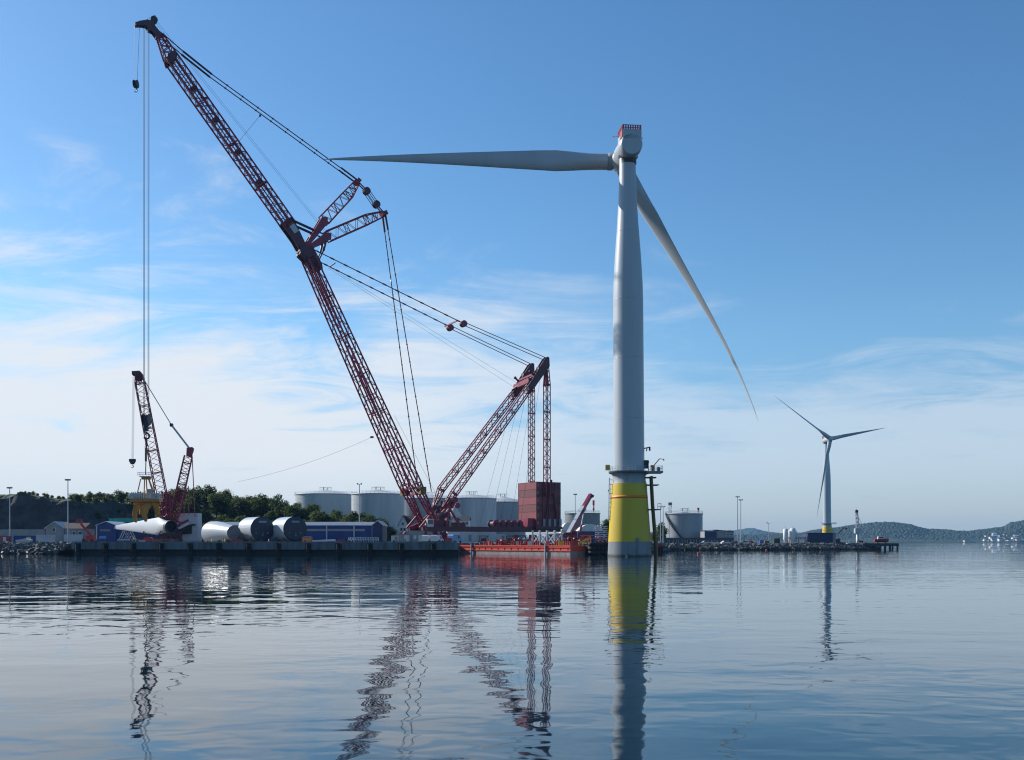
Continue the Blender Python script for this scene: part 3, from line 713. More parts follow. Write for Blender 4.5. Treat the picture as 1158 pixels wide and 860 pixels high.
# ------------------------------------------------------------------ blade lifting yoke on the big crane's hook
YX, YD = hb_.x, hb_.y
def Y(px, py, dd=0.0): return P(px, py, YD + dd)
yk = thing('lifting_yoke', (YX, YD, Y(165, 566).z), 'ochre yellow blade lifting yoke with curved claws hanging from the tall crane hook', 'lifting yoke')
mb = MB(); mb.tube(V((YX, YD, hook_z + .3)), Y(165, 507), .13); mb.tube(Y(165, 522), Y(164.6, 537), .14)
for dxx in (-.35, .35): mb.tube(V((YX, YD, hook_z + .3)), Y(165, 507) + V((dxx, 0, 0)), .06, n=4)
mb.build('sling', 'rope', yk)
mb = MB(); mb.tube(Y(165, 507), Y(165, 522), .32, n=8); mb.build('swivel', 'olive', yk)
def deckrail(mb, x0, x1, y0, y1, z, h=1.1, step=1.2, r=.04):
    cs = [(x0, y0), (x1, y0), (x1, y1), (x0, y1)]
    for (a, b) in zip(cs, cs[1:] + cs[:1]):
        A, B = V((*a, z)), V((*b, z)); n_ = max(1, int((B - A).length / step))
        for k in range(n_): mb.tube(A.lerp(B, k / n_), A.lerp(B, k / n_) + UP * h, r, n=4)
        for hh in (h * .5, h): mb.tube(A + UP * hh, B + UP * hh, r, n=4)
a, b = Y(157.5, 539), Y(169.5, 539)
mb = MB(); mb.box((YX, YD, a.z - .1), (b.x - a.x, 2.6, .22)); deckrail(mb, a.x, b.x, YD - 1.3, YD + 1.3, a.z); mb.build('upper_platform', 'galv', yk)
mb = MB(); mb.box((YX, YD, a.z - .55), (b.x - a.x - .6, 1.2, .7))
for (x0, x1, dd) in ((159, 154, -1.2), (163.5, 162.8, 1.4), (165.5, 166.6, -1.4), (168.5, 177, 1.2), (168, 175, -1.2)): mb.tube(Y(x0, 542, dd * .5), Y(x1, 564, dd), .17, n=6)
mb.build('leg_rod', 'gripper', yk)
a, b = Y(149, 563.6), Y(181.5, 563.6)
mb = MB(); mb.box(((a.x + b.x) / 2, YD, a.z - .1), (b.x - a.x, 4.4, .25)); deckrail(mb, a.x, b.x, YD - 2.2, YD + 2.2, a.z, 1.2, 1.0, .05)
mb.box(Y(153, 560.4, -2.25), (3.0, .06, .7)); mb.box(Y(170, 558.5), (1.2, 1.4, 2.6)); mb.box(Y(176, 561), (2.2, 1.2, 1.2)); mb.build('lower_platform', 'galv', yk)
mb = MB(); a, b = Y(151, 566), Y(181, 566)
for dd in (-1.6, 1.6): mb.bar(a + V((0, dd, 0)), b + V((0, dd, 0)), .6, .9)
for t in (0, .33, .66, 1): mb.bar(a.lerp(b, t) + V((0, -1.6, 0)), a.lerp(b, t) + V((0, 1.6, 0)), .5, .7)
mb.bar(a - UP * .8 + V((0, .2, 0)), b - UP * .8 + V((0, .2, 0)), .8, 1.0); mb.build('spreader_beam', 'gripper', yk)
def claw(pts, th, dd):
    """curved claw: crescent outline with rounded ribs"""
    mb = MB(); out = [Y(x, y, dd) for x, y in pts]; mb.prism(out, V((0, th, 0)))
    for t in (-.07, th + .07):
        for p, q_ in zip(out, out[1:] + out[:1]): mb.tube(p + V((0, t, 0)), q_ + V((0, t, 0)), .12, n=5)
    mb.build('claw', 'gripper', yk)
CR = [(0, 0), (-3.4, 1.4), (-6.2, 5), (-7.6, 9.5), (-7.4, 14), (-6.0, 18.5), (-4.4, 21.5), (-3.6, 21), (-4.0, 17), (-3.8, 12.5), (-2.0, 7.5), (1.0, 3.0)]
claw([(157.5 + x, 569.5 + y) for x, y in CR], .5, -1.7); claw([(157.3 + x * .95, 569 + y * .95) for x, y in CR], .5, 1.4)
claw([(170 + x * 1.3, 568.5 + y) for x, y in CR], .5, -1.6); claw([(169.6 + x * 1.2, 568.5 + y * .95) for x, y in CR], .5, 1.5)
claw([(173 - x * .9, 568 + y * .78) for x, y in CR], .5, -1.3); claw([(172 - x * 1.0, 568 + y * .78) for x, y in CR], .5, 1.2)
mb = MB()
for (p, q_) in (((160, 569), (158, 582)), ((161, 569), (163, 579)), ((170, 570), (165, 584)), ((172, 569), (176, 580))): mb.tube(Y(*p), Y(*q_), .2, n=6)
mb.build('hydraulic_ram', 'gripper', yk)
# ------------------------------------------------------------------ wind turbines
def blade_mb(root, tip, chord, length_c=5.0, rootr=1.75, bend=V((0, 0, 0)), twist=R(14), n=22, off=0.08):
    mb = MB(); root, tip = V(root), V(tip); s = (tip - root).normalized(); ch = (chord - s * chord.dot(s)).normalized(); th = s.cross(ch)
    K = 16; rows = []
    for k in range(n + 1):
        t = k / n; t = t ** 1.15
        if t < .17: c = 2 * rootr + (length_c - 2 * rootr) * sm(.03, .19, t)
        else: c = length_c * ((1 - t) / .83) ** 1.08 * .96 + .04 * length_c + .1
        if t > .97: c *= max(.12, 1 - (t - .97) / .03)
        f = sm(.03, .22, t); thick = (1 - f) * 2 * rootr + f * c * (.34 - .16 * t)
        tw = twist * (1 - t) ** 2.6
        a = ch * math.cos(tw) + th * math.sin(tw); b = -ch * math.sin(tw) + th * math.cos(tw)
        ctr = root.lerp(tip, t) + bend * (t * t * 4 * (1 - t) + 0) + a * off * c * f
        row = []
        for i in range(K):
            an = 2 * math.pi * i / K; x = math.cos(an); y = math.sin(an)
            yy = y * (1 - f * (0.42 * (x + 1) / 2 + .42 * max(0, x) ** 2)) if True else y
            row.append(ctr + a * (x * c / 2) + b * (yy * thick / 2))
        rows.append(row)
    vs = [p for r_ in rows for p in r_]
    mb.add(vs, [(k * K + i, k * K + (i + 1) % K, (k + 1) * K + (i + 1) % K, (k + 1) * K + i) for k in range(n) for i in range(K)], True)
    mb.add(rows[-1], [tuple(range(K))]); mb.add(rows[0], [tuple(reversed(range(K)))])
    return mb
def turbine(base, topx, label, detail, hubs=None):
    """floating turbine: base = centre on the water; topx = sideways lean at hub height"""
    x, y, _ = base; lean = V((topx / 98.0, 0, 1)).normalized(); B = V((x, y, 0))
    T = thing('wind_turbine', B, label, 'wind turbine', 'floating wind turbines')
    def sec(name, mt, prof, n=64):
        mb = MB(); mb.lathe(B, lean, prof, n); return mb.build(name, mt, T)
    sec('hull', 'hullpaint', [(-6, 5.35), (0, 5.27), (3.55, 5.10)])
    sec('foundation', 'yellow', [(3.55, 5.12), (17.5, 4.2)])
    mb = MB(); f1 = 1 - (10.05 - 3.55) / 10.4
    mb.lathe(B, lean, [(13.9, 4.40), (13.9, 4.455), (14.6, 4.41), (14.6, 4.35)], 64, False, False); mb.build('orange_band', 'orange', T)
    sec('transition_ring', 'cgrey', [(17.5, 4.12), (18.2, 3.95), (19.3, 3.92), (19.9, 4.3)])
    tw = sec('tower', 'tower', [(20.4, 3.68), (61.5, 3.60), (66, 3.48), (72, 3.15), (80, 2.55), (86, 2.2), (91, 2.02), (96.0, 1.96)])
    for h in (33.0, 47.5, 61.5, 78):
        mb = MB()
        r_ = interp([(20.4, 3.68), (61.5, 3.60), (66, 3.48), (72, 3.15), (80, 2.55), (86, 2.2)], h); mb.lathe(B, lean, [(h, r_ - .05), (h, r_ + .012), (h + .10, r_ + .012), (h + .14, r_ - .05)], 64, False, False); mb.build('flange', 'tower', tw)
    # working platform
    mb = MB(); zc = 20.4
    mb.lathe(B + V((0, 0, zc - .6)), UP, [(0, 4.4), (.15, 5.0), (.6, 5.1)], 40)
    mb.box((x + 5.3, y - 1.2, zc - .25), (4.6, 4.2, .45))
    pl = mb.build('work_platform', 'steel', T)
    mb = MB(); n_ = 36
    for k in range(n_):
        a = 2 * math.pi * k / n_; a2 = 2 * math.pi * (k + 1) / n_
        if 0.62 > abs(a - 0) or abs(a - 2 * math.pi) < .75: continue
        p = V((x + 5 * math.cos(a), y + 5 * math.sin(a), zc)); q_ = V((x + 5 * math.cos(a2), y + 5 * math.sin(a2), zc))
        mb.tube(p, p + UP * 1.15, .035, n=4)
        for hh in (.6, 1.15): mb.tube(p + UP * hh, q_ + UP * hh, .035, n=4)
    for (a, b) in (((4.6, -3.3), (7.5, -3.3)), ((7.5, -3.3), (7.5, .8)), ((7.5, .8), (4.6, .8))):
        A = V((x + a[0], y + a[1], zc)); Bq = V((x + b[0], y + b[1], zc))
        for k in range(4): mb.tube(A.lerp(Bq, k / 3), A.lerp(Bq, k / 3) + UP * 1.15, .04, n=4)
        for hh in (.6, 1.15): mb.tube(A + UP * hh, Bq + UP * hh, .04, n=4)
    mb.build('guard_rail', 'galv', pl)
    if detail:
        mb = MB(); mb.box((x - 5.4, y - 1.2, zc + .9), (1.1, .08, 1.35)); sg = mb.build('number_sign', 'yel', T)
        cu = bpy.data.curves.new('sign_lettering', 'FONT'); cu.body = 'HS'; cu.size = .62; cu.align_x = 'CENTER'; cu.align_y = 'CENTER'; cu.extrude = .004
        cu.materials.append(M['steel']); to = bpy.data.objects.new('sign_lettering', cu); COL.objects.link(to); to.parent = sg
        to.rotation_euler = (R(90), 0, 0); to.location = V((x - 5.4, y - 1.26, zc + .9)) - WLOC[T.name]; me_ = bpy.data.meshes.new_from_object(to); tl_ = V(to.location); bpy.data.objects.remove(to); to = bpy.data.objects.new('sign_lettering', me_); COL.objects.link(to); to.parent = sg; to.rotation_euler = (R(90), 0, 0); to.location = tl_
        # davit crane, cabinet and antenna bracket on the platform
        mb = MB(); c = V((x + 5.4, y - 1.5, zc)); mb.tube(c, c + UP * 1.3, .38, n=10); mb.tube(c + UP * 1.1, c + V((1.6, 0, 3.0)), .13, n=6); mb.tube(c + V((1.6, 0, 3.0)), c + V((2.6, 0, 2.85)), .09, n=6); mb.box(c + V((-.1, 0, 1.25)), (.9, .6, .4)); mb.box(c + V((2.6, 0, 2.75)), (.25, .25, .4))
        mb.build('davit_crane', 'orng', T)
        mb = MB(); mb.tube((x + 4.3, y - 1.6, zc), (x + 4.3, y - 1.6, zc + 2.6), .1, n=6); mb.box((x + 3.75, y - .8, zc + 1.7), (1.3, .8, 2.0)); mb.box((x + 4.3, y - 1.6, zc + 2.2), (.3, .3, .5)); mb.bar((x + 4.3, y - 1.6, zc + 1.6), (x + 3.7, y - .9, zc + 1.6), .1); mb.build('control_cabinet', 'dark', T)
        mb = MB(); mb.box((x + 7.0, y + .2, zc + .55), (.6, .6, 1.1)); mb.build('battery_box', 'dark', T); mb = MB()
        mb.bar((x + 3.5, y, zc + 5.6), (x + 4.9, y - .3, zc + 5.9), .25); mb.bar((x + 4.8, y - .3, zc + 5.9), (x + 4.8, y - .3, zc + 5.0), .35); mb.bar((x + 4.2, y - .3, zc + 5.8), (x + 4.0, y - .3, zc + 4.9), .22)
        mb.build('antenna_bracket', 'dark', T)
        mb = MB()   # boat-landing fender tubes down the right side
        for dd in (-1.9, .1):
            mb.path([V((x + 4.95, y + dd - .6, 19.2)), V((x + 5.3, y + dd - .6, 12.5)), V((x + 6.1, y + dd - .6, 2.4)), V((x + 6.25, y + dd - .6, -3))], .30, 8)
        lf = mb.build('boat_fender', 'olive', T)
        mb = MB()
        for h, w_ in ((17.1, 1.6), (11.2, 1.6), (18.9, 1.3)): mb.bar((x + 3.6, y - 1.6, h), (x + 3.9 + w_ + 1, y - 1.6, h), .35, .3); mb.bar((x + 3.6, y - .2, h), (x + 3.9 + w_ + 1, y - .2, h), .35, .3)
        mb.box((x + 5.6, y - 1.4, 17.1), (2.2, 2.6, .2)); mb.box((x + 5.9, y - 1.4, 11.2), (2.6, 2.6, .2))
        for (px0, px1, h) in ((6.4, 7.2, 11.3),):
            for k in (px0, px1): mb.tube((x + k, y - 2.6, h), (x + k, y - 2.6, h + 1.3), .05, n=4)
            mb.tube((x + px0, y - 2.6, h + 1.3), (x + px1, y - 2.6, h + 1.3), .05, n=4); mb.tube((x + px1, y - 2.6, h + 1.3), (x + px1, y, h + 1.3), .05, n=4)
        for h in [2.4 + .5 * k for k in range(33)]: mb.tube((x + 6.1 - .08 * (h - 2.4), y - 2.5, h), (x + 6.1 - .08 * (h - 2.4), y - .5, h), .05, n=4)
        mb.build('landing_bracket', 'dark', lf)
        mb = MB()   # cable conduit on the left
        mb.tube((x - 4.95, y - .6, 18.9), (x - 5.1, y - .6, 8.4), .10, n=6); mb.tube((x - 4.55, y - .6, 17.6), (x - 4.85, y - .6, 8.8), .05, n=6)
        for k in range(9): mb.tube((x - 5.0, y - .6, 18.4 - k * 1.1), (x - 4.0 - .05 * k, y - .4, 18.4 - k * 1.1), .06, n=4)
        mb.tube((x - 4.95, y - .6, 15.8), (x - 5.25, y - .6, 15.8), .22, n=6); mb.build('conduit_rack', 'steel', T)
        mb = MB(); mb.box((x + 1.3, y - 5.15, 4.1), (.7, .3, .8)); mb.tube((x + 1.3, y - 5.1, 3.8), (x + 1.3, y - 5.32, .3), .06); mb.box((x - 1.3, y - 5.35, .15), (.5, .3, .3)); mb.build('anode_box', 'steel', T)
    return T, B + lean * 96.2
def nacelle(T, c, axis, detail=True):
    """axis points from the rear face to the hub"""
    axis = V(axis).normalized(); sd_ = axis.cross(UP).normalized(); up_ = sd_.cross(axis)
    mb = MB(); mb.lathe(c - axis * 4.2, axis, [(0, 2.35), (.25, 2.62), (2.0, 2.75), (8.0, 2.75), (9.2, 2.5)], 40, ref=sd_)
    for (l, w, z0, h, o_) in ((6.0, 4.3, 1.2, 2.15, .3),): mb.frame(c + axis * o_ - axis * 1.5 + up_ * (z0 + h / 2), axis * l / 2, sd_ * w / 2, up_ * h / 2)
    N = mb.build('nacelle', 'tower', T)
    mb = MB()   # red heli-hoist basket on top
    f = c + up_ * 3.2 - axis * 1.2
    mb.frame(f + up_ * .15, axis * 2.8, sd_ * 2.3, up_ * .12)
    for k in range(9):
        for ss in (-1, 1): mb.tube(f + axis * (-2.7 + k * .67) + sd_ * 2.25 * ss, f + axis * (-2.7 + k * .67) + sd_ * 2.25 * ss + up_ * 1.25, .06, n=4)
    for k in range(8):
        mb.frame(f - axis * 2.75 + sd_ * (-2.0 + k * .57) + up_ * .65, axis * .03, sd_ * .17, up_ * .55)
        mb.frame(f + axis * 2.75 + sd_ * (-2.0 + k * .57) + up_ * .65, axis * .03, sd_ * .17, up_ * .55)
    for hh in (.65, 1.25):
        for ss in (-1, 1):
            mb.bar(f + sd_ * 2.25 * ss - axis * 2.75 + up_ * hh, f + sd_ * 2.25 * ss + axis * 2.75 + up_ * hh, .12)
            mb.bar(f + axis * 2.75 * ss - sd_ * 2.25 + up_ * hh, f + axis * 2.75 * ss + sd_ * 2.25 + up_ * hh, .12)
    for ss in (-1, 1): mb.frame(f + sd_ * 2.27 * ss - axis * 1.6 - up_ * .75, axis * 1.2, sd_ * .05, up_ * .75)
    mb.build('hoist_basket', 'crimson', N)
    mb = MB(); mb.tube(f - sd_ * 2.3 - up_ * .5, f - sd_ * 3.9 - up_ * .75, .07, n=5); mb.tube(f + sd_ * 2.3 - up_ * .6, f + sd_ * 3.1 - up_ * .8, .07, n=5); mb.box(f - sd_ * 3.9 - up_ * .7, (.25, .25, .25)); mb.box(f + sd_ * 3.1 - up_ * .75, (.25, .25, .3))
    mb.build('weather_mast', 'white', N)
    mb = MB(); mb.lathe(V((c.x, c.y, c.z - 3.5)), UP, [(0, 1.99), (1.2, 1.99), (1.6, 2.35), (2.4, 2.35)], 32); mb.build('yaw_collar', 'dark', N)
    hub = c + axis * 8.6
    mb = MB(); mb.lathe(c + axis * 5.0, axis, [(0, 2.3), (.4, 2.55), (2.2, 2.6), (4.6, 2.4), (6.0, 1.75), (6.7, .7)], 36, ref=sd_); H = mb.build('hub', 'white', T)
    return hub, sd_, up_, H

DT = 240.0
t1, top1 = turbine(PX(712, DT, 0), -.55, 'huge pale two-bladed wind turbine on a yellow and grey foundation standing in the nearer water', True)
c1 = V((top1.x + .15, top1.y - .2, top1.z + 1.7))
hub1, s1, u1, H1 = nacelle(t1, c1, (-.10, 1, .04))
def add_blade(T, hub, tip, rootoff, chord, H, lc=5.0, tw=R(14), bend=V((0, 0, 0)), off=.05):
    d = (V(tip) - hub).normalized(); r0 = hub + d * rootoff
    b = blade_mb(r0, tip, chord, lc, 1.95, bend, tw, off=off).build('blade', 'tower', T)
    mb = MB(); mb.lathe(hub + d * (rootoff - 1.2), d, [(0, 2.05), (1.25, 2.05), (1.25, 1.95), (1.3, 1.95)], 24); mb.lathe(hub, d, [(0, 1.7), (rootoff - 1.2, 1.7)], 20); mb.build('blade_bearing', 'cgrey', b)
tipL = P(364, 180.5, 250.5); tipR = P(858, 478, 252)
add_blade(t1, hub1, tipL, 3.2, V((.0, -.25, 1)), H1, 5.1, R(10), V((0, 0, .6)), .03)
add_blade(t1, hub1, tipR, 3.2, V((.12, -1.0, .06)), H1, 4.7, R(-36), V((2.6, 0, 1.35)), .05)
mb = MB(); mb.lathe(hub1, V((.5, 0, .87)), [(0, 1.9), (2.75, 1.9)], 24); mb.build('blade_socket', 'cgrey', H1)

DT2 = 936.0
t2, top2 = turbine(PX(935.6, DT2, 0), -.9, 'distant three-bladed white wind turbine beyond the navy shed on the breakwater', False)
c2 = V((top2.x, top2.y, top2.z + 2.35))
hub2, s2, u2, H2 = nacelle(t2, c2, (.10, -.99, .08))
for (px, py, D) in ((872, 445, DT2 - 34), (1012, 482, DT2 + 32), (925, 577, DT2 - 6)):
    tip = P(px, py, D); d = (tip - hub2).normalized(); tip = hub2 + d * 75
    tang = (V(s2) if abs(d.z) > .5 else V(u2))
    add_blade(t2, hub2, tip, 2.6, tang + V((.3, -.6, 0)), H2, 4.1, R(12))
# ------------------------------------------------------------------ smaller crawler crane
SD = 320.0
SA = R(12)
SF = V((-math.cos(SA), -math.sin(SA), 0)); SL = V((math.sin(SA), -math.cos(SA), 0))
SB = PX(192, SD, GZ)
def SX(px, py, lat=0.0):
    uu = (px - 579.0) / F; x0 = SB.x + SL.x * lat; y0 = SB.y + SL.y * lat
    s = (x0 - uu * y0) / (-SF.x + uu * SF.y); D = y0 + s * SF.y
    return V((x0 + s * SF.x, D, CAMZ + (HZ - py) / F * D))
def S(px, py, lat=0.0): return SX(px, py) + SL * lat
sc_ = thing('crawler_crane', SB, 'smaller dark red crawler crane with leaning lattice boom and white rear housing on the quay', 'crane')
mb = MB()
f_, k1, k2, tp = S(187, 586), S(182.5, 560), S(158.5, 434), S(157, 423)
mb.lattice(f_, k1, SL, 1.6, 1.6, 3.2, 3.9, 6, .22, .12, 2); mb.lattice(k1, k2, SL, 3.2, 3.9, 2.8, 2.7, 20, .19, .085, 4); mb.lattice(k2, tp, SL, 2.8, 2.7, 1.8, 2.2, 3, .2, .1, 2)
bm = mb.build('boom', 'maroon', sc_)
mb = MB()
for la in (-.9, .9): mb.prism([S(149.5, 420.5, la), S(158.5, 420, la), S(161, 425, la), S(160, 432, la), S(155, 430, la), S(153.5, 424, la), S(150, 425, la)], SL * .2)
for (x, y) in ((152, 423), (158, 423), (157, 429)): mb.lathe(S(x, y, -.8), SL, [(0, .7), (1.6, .7)], 14)
mb.build('boom_head', 'maroon_dark', sc_)
mb = MB(); a, b = S(185.5, 572), S(176, 520)
mb.lattice(S(189, 586, .4), S(188, 556, .4), SL, 2.4, 2.2, 2.4, 2.0, 7, .22, .12, 2); mb.build('boom_butt', 'maroon', bm)
mb = MB(); ma, mt_ = S(196, 588), S(214.5, 508)
mb.lattice(ma, S(203, 560), SL, 2.6, 1.8, 2.6, 2.2, 7, .24, .12, 2); mb.lattice(S(203, 560), S(213, 516), SL, 2.6, 2.2, 2.4, 1.5, 11, .18, .09, 3)
for la in (-1, 1): mb.prism([S(211, 516, la), S(211.5, 507, la), S(218, 506, la), S(219, 509.5, la), S(216, 518, la)], SL * .2)
mb.bar(S(213, 514, -1), S(213, 514, 1), .6); mb.bar(S(218, 508, -1), S(218, 508, 1), .6); mb.build('rear_mast', 'maroon', sc_)
mb = MB()
for la in (-.9, .9):
    mb.tube(S(160, 425, la), S(194, 481, la), .10, n=5); mb.bar(S(194, 481, la), S(214, 507, la), .12, .55)
mb.build('pendant', 'galv', sc_)
mb = MB(); mb.bar(S(194, 481, -1.1), S(194, 481, 1.1), .9); mb.build('pendant_link', 'dark', sc_)
mb = MB()
for la in (-.9, 0, .9): mb.tube(S(217, 509, la), S(220.5, 585, la), .05, n=4)
for la in (-1, 1): mb.tube(S(209, 545, la), S(208, 582, la), .07, n=4); mb.tube(S(213, 550, la), S(213.5, 582, la), .09, n=4)
mb.build('luffing_rope', 'maroon', sc_)
mb = MB(); h0 = S(151.2, 426); hz_ = CAMZ + (HZ - 520) / F * h0.y
for dxx in (-.3, -.1, .1, .3): mb.tube(h0 + V((dxx, 0, 0)), V((h0.x + dxx - .35, h0.y, hz_)), .03, n=4)
mb.build('hoist_rope', 'rope', sc_)
mb = MB(); c = V((h0.x - .4, h0.y, hz_)); mb.prism([c + V((-.95, -.4, .2)), c + V((.95, -.4, .2)), c + V((1.0, -.4, -.5)), c + V((.4, -.4, -1.5)), c + V((-.4, -.4, -1.5)), c + V((-1.0, -.4, -.5))], V((0, .8, 0))); hk = mb.build('hook_block', 'dark', sc_)
mb = MB(); hook(mb, c - UP * 2.2, .35, .14); mb.build('hook', 'galv', hk)
mb = MB(); mb.frame(SB + UP * 2.6 + SF * -.5, SF * 3.2, SL * 1.8, UP * .9); mb.box((SB.x + 1.5, SB.y - 1.9, GZ + 3.6), (2.0, 1.2, 2.0), SA); body = mb.build('upper_body', 'maroon_dark', sc_)
for la in (-3.0, 3.0):
    mb = MB(); c = SB + SL * la + UP * .75; pts = []
    for k in range(16):
        an = 2 * math.pi * k / 16; pts.append(c + SF * (3.6 * (1 if math.cos(an) > 0 else -1) + .7 * math.cos(an)) + UP * (.72 * math.sin(an)))
    mb.prism([p - SL * .5 for p in pts], SL * 1.0)
    for k in range(9): mb.lathe(c + SF * (-3.4 + .85 * k) - SL * .56 - UP * .2, SL, [(0, .36), (1.12, .36)], 10)
    mb.build('crawler_track', 'dark', sc_)
# white housing with the dark open bay in front of it
hb0, hb1 = P(200.5, 612, SD + 3), P(224, 580.5, SD + 3)
mb = MB(); mb.box(((P(206, 0, SD + 3).x + hb1.x) / 2, SD + 5, (GZ + hb1.z) / 2), (hb1.x - P(206, 0, SD + 3).x, 4.0, hb1.z - GZ)); mb.box((hb0.x + .9, SD + 5, hb1.z - 2.0), (2.2, 3.8, 3.8)); hs = mb.build('rear_housing', 'palewall', sc_)
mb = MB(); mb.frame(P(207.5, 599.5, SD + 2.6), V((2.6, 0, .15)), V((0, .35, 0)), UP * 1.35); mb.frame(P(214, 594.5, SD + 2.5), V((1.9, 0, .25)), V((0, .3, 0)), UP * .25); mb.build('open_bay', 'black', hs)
mb = MB(); mb.bar(P(200.5, 594.5, SD + 1.2), P(213, 588.5, SD + 1.2), .8, .6); mb.bar(P(200, 590, SD + 1.1), P(206, 591.5, SD + 1.1), .8, .5); mb.build('boom_stop', 'maroon', hs)
mb = MB(); mb.bar(P(202, 598, SD + 1.0), P(214, 592, SD + 1.0), .9, .7); mb.box(P(203.5, 587.5, SD + 1), (1.0, .6, 1.0)); mb.build('fairing', 'white', hs)

# ------------------------------------------------------------------ the blade waiting on its cradles
r0 = P(193.2, 595.8, 287); tipb = P(119.5, 597.0, 350)
d = (tipb - r0).normalized()
bl = thing('spare_blade', V((r0.x, r0.y, GZ)), 'long white turbine blade lying on low cradles with its open round root towards the water', 'turbine blade')
# shell: open root collar, belly, long taper
mb = blade_mb(r0 + d * .2, tipb, V((.15, 0, 1)), 5.3, 1.68, V((0, 0, 0)), R(0), 28, .04); mb.f = mb.f[:-1]; mb.sm = mb.sm[:-1]; mb.mi = mb.mi[:-1]
mb.build('blade_shell', 'white', bl)
mb = MB(); mb.lathe(r0 + d * 1.6, -d, [(0, 1.73), (.1, 1.86), (1.9, 1.86), (2.3, 1.78), (2.3, 1.5), (1.8, 1.46)], 32, False, False); mb.build('root_collar', 'navy', bl)
mb = MB(); mb.lathe(r0 + d * .6, -d, [(0, 1.5), (.05, 1.5)], 32); mb.build('root_opening', 'black', bl)
for t, w_ in ((.06, 3.2), (.30, 2.4), (.62, 1.8)):
    p = r0.lerp(tipb, t); gz = GZ
    c = thing('blade_cradle', V((p.x, p.y, gz)), {.06: 'low red steel cradle with struts under the root of the white blade', .30: 'red cradle frame under the belly of the white blade', .62: 'grey lattice cradle under the thin end of the white blade'}[t], 'cradle', 'cradles carrying the white blade')
    mt_ = 'red' if t < .5 else 'galv'
    mb = MB()
    for s in (-1, 1): mb.bar(V((p.x - 3, p.y + s * w_ / 2, gz + .9)), V((p.x + 3, p.y + s * w_ / 2, gz + .9)), .35, .4)
    mb.bar(V((p.x - 1, p.y - w_ / 2, gz + .9)), V((p.x - 1, p.y + w_ / 2, gz + .9)), .3); mb.bar(V((p.x + 1, p.y - w_ / 2, gz + .9)), V((p.x + 1, p.y + w_ / 2, gz + .9)), .3)
    mb.build('base_frame', mt_, c)
    mb = MB()
    for s in (-1, 1):
        for q_ in (-1.0, 1.0): mb.bar(V((p.x + q_ * 2.4, p.y + s * w_ / 2, gz + 1)), V((p.x + q_ * .9, p.y + s * w_ / 2, p.z - 1.3 if t < .5 else p.z - .7)), .22); mb.bar(V((p.x + q_ * .9, p.y + s * w_ / 2, gz + 1)), V((p.x - q_ * .9, p.y + s * w_ / 2, p.z - 1.4)), .16)
    mb.build('strut', 'dark' if t < .5 else 'galv', c)
    mb = MB()
    for s in (-1, 1):
        for q_ in (-2.4, 2.4): mb.box((p.x + q_, p.y + s * w_ / 2, gz + .36), (1.2, .9, .7))
    mb.build('foot_block', 'concrete', c)

# ------------------------------------------------------------------ tower sections lying on the yard
def section(pxn, pyn, D, ang, L_, prof, label, capmat, capn):
    c = P(pxn, pyn, D); ax = V((-math.sin(R(ang)), math.cos(R(ang)), 0))
    T = thing('tower_section', V((c.x, c.y, GZ)), label, 'tower section', 'white tower sections lying on the quay')
    mb = MB(); mb.lathe(c, ax, prof, 56, False, True); mb.build('shell', 'white', T)
    r_ = prof[0][1]
    mb = MB(); mb.lathe(c + ax * .05, -ax, [(0, r_ + .04), (.12, r_ + .04), (.13, r_ * .93), (.2, r_ * .90)], 48); cp = mb.build('end_cover', capmat, T)
    side = V((ax.y, -ax.x, 0)) * 1.0
    mb = MB()
    if capn:
        mb.frame(c - ax * .25 + UP * r_ * .58, side * r_ * .34, ax * .05, UP * .22)
        mb.frame(c - ax * .23 + UP * r_ * .66, side * r_ * .30, ax * .08, UP * .06)
        mb.ball(c - ax * .24 - UP * r_ * .52, .32, 8, 5); mb.ball(c - ax * .24 - UP * r_ * .36 + side * .1, .22, 8, 5); mb.box(c - ax * .24 - UP * r_ * .3 + side * r_ * .45, (.3, .1, .5)); mb.box(c - ax * .24 - UP * r_ * .3 - side * r_ * .55, (.2, .1, .4))
        mb.build('hatch', 'steel', cp)
    for t, rr in ((.2, None), (.85, None)):
        k = L_ * t; rad = interp(prof, k); p = c + ax * k
        mb = MB()
        for s in (-1, 1): mb.prism([p + side * s * .6 + UP * (-rad - .05 - 0), p + side * s * (rad * .75) + UP * (-rad * .62), p + side * s * (rad * .85) + UP * (GZ + .02 - p.z), p + side * s * .6 + UP * (GZ + .02 - p.z)], ax * .5)
        mb.build('saddle', 'timber', T)
    return T
section(264.5, 602.8, 287, 40, 15, [(0, 2.05), (1.5, 2.1), (5, 2.65), (9.5, 3.3), (12, 3.5), (15, 3.5)], 'white flared tower section, narrower capped end facing the water, beside the crawler crane', 'graytarp', False)
section(296.5, 598.6, 286, 38, 9, [(0, 3.52), (.25, 3.52), (9, 3.50)], 'short white tower section with a dark round end cover, standing between two other tower sections', 'navy', True)
section(333.8, 598.6, 284, 36, 9, [(0, 3.55), (.25, 3.55), (9, 3.52)], 'short white tower section with a dark round end cover, nearest the long blue shed', 'navy', True)

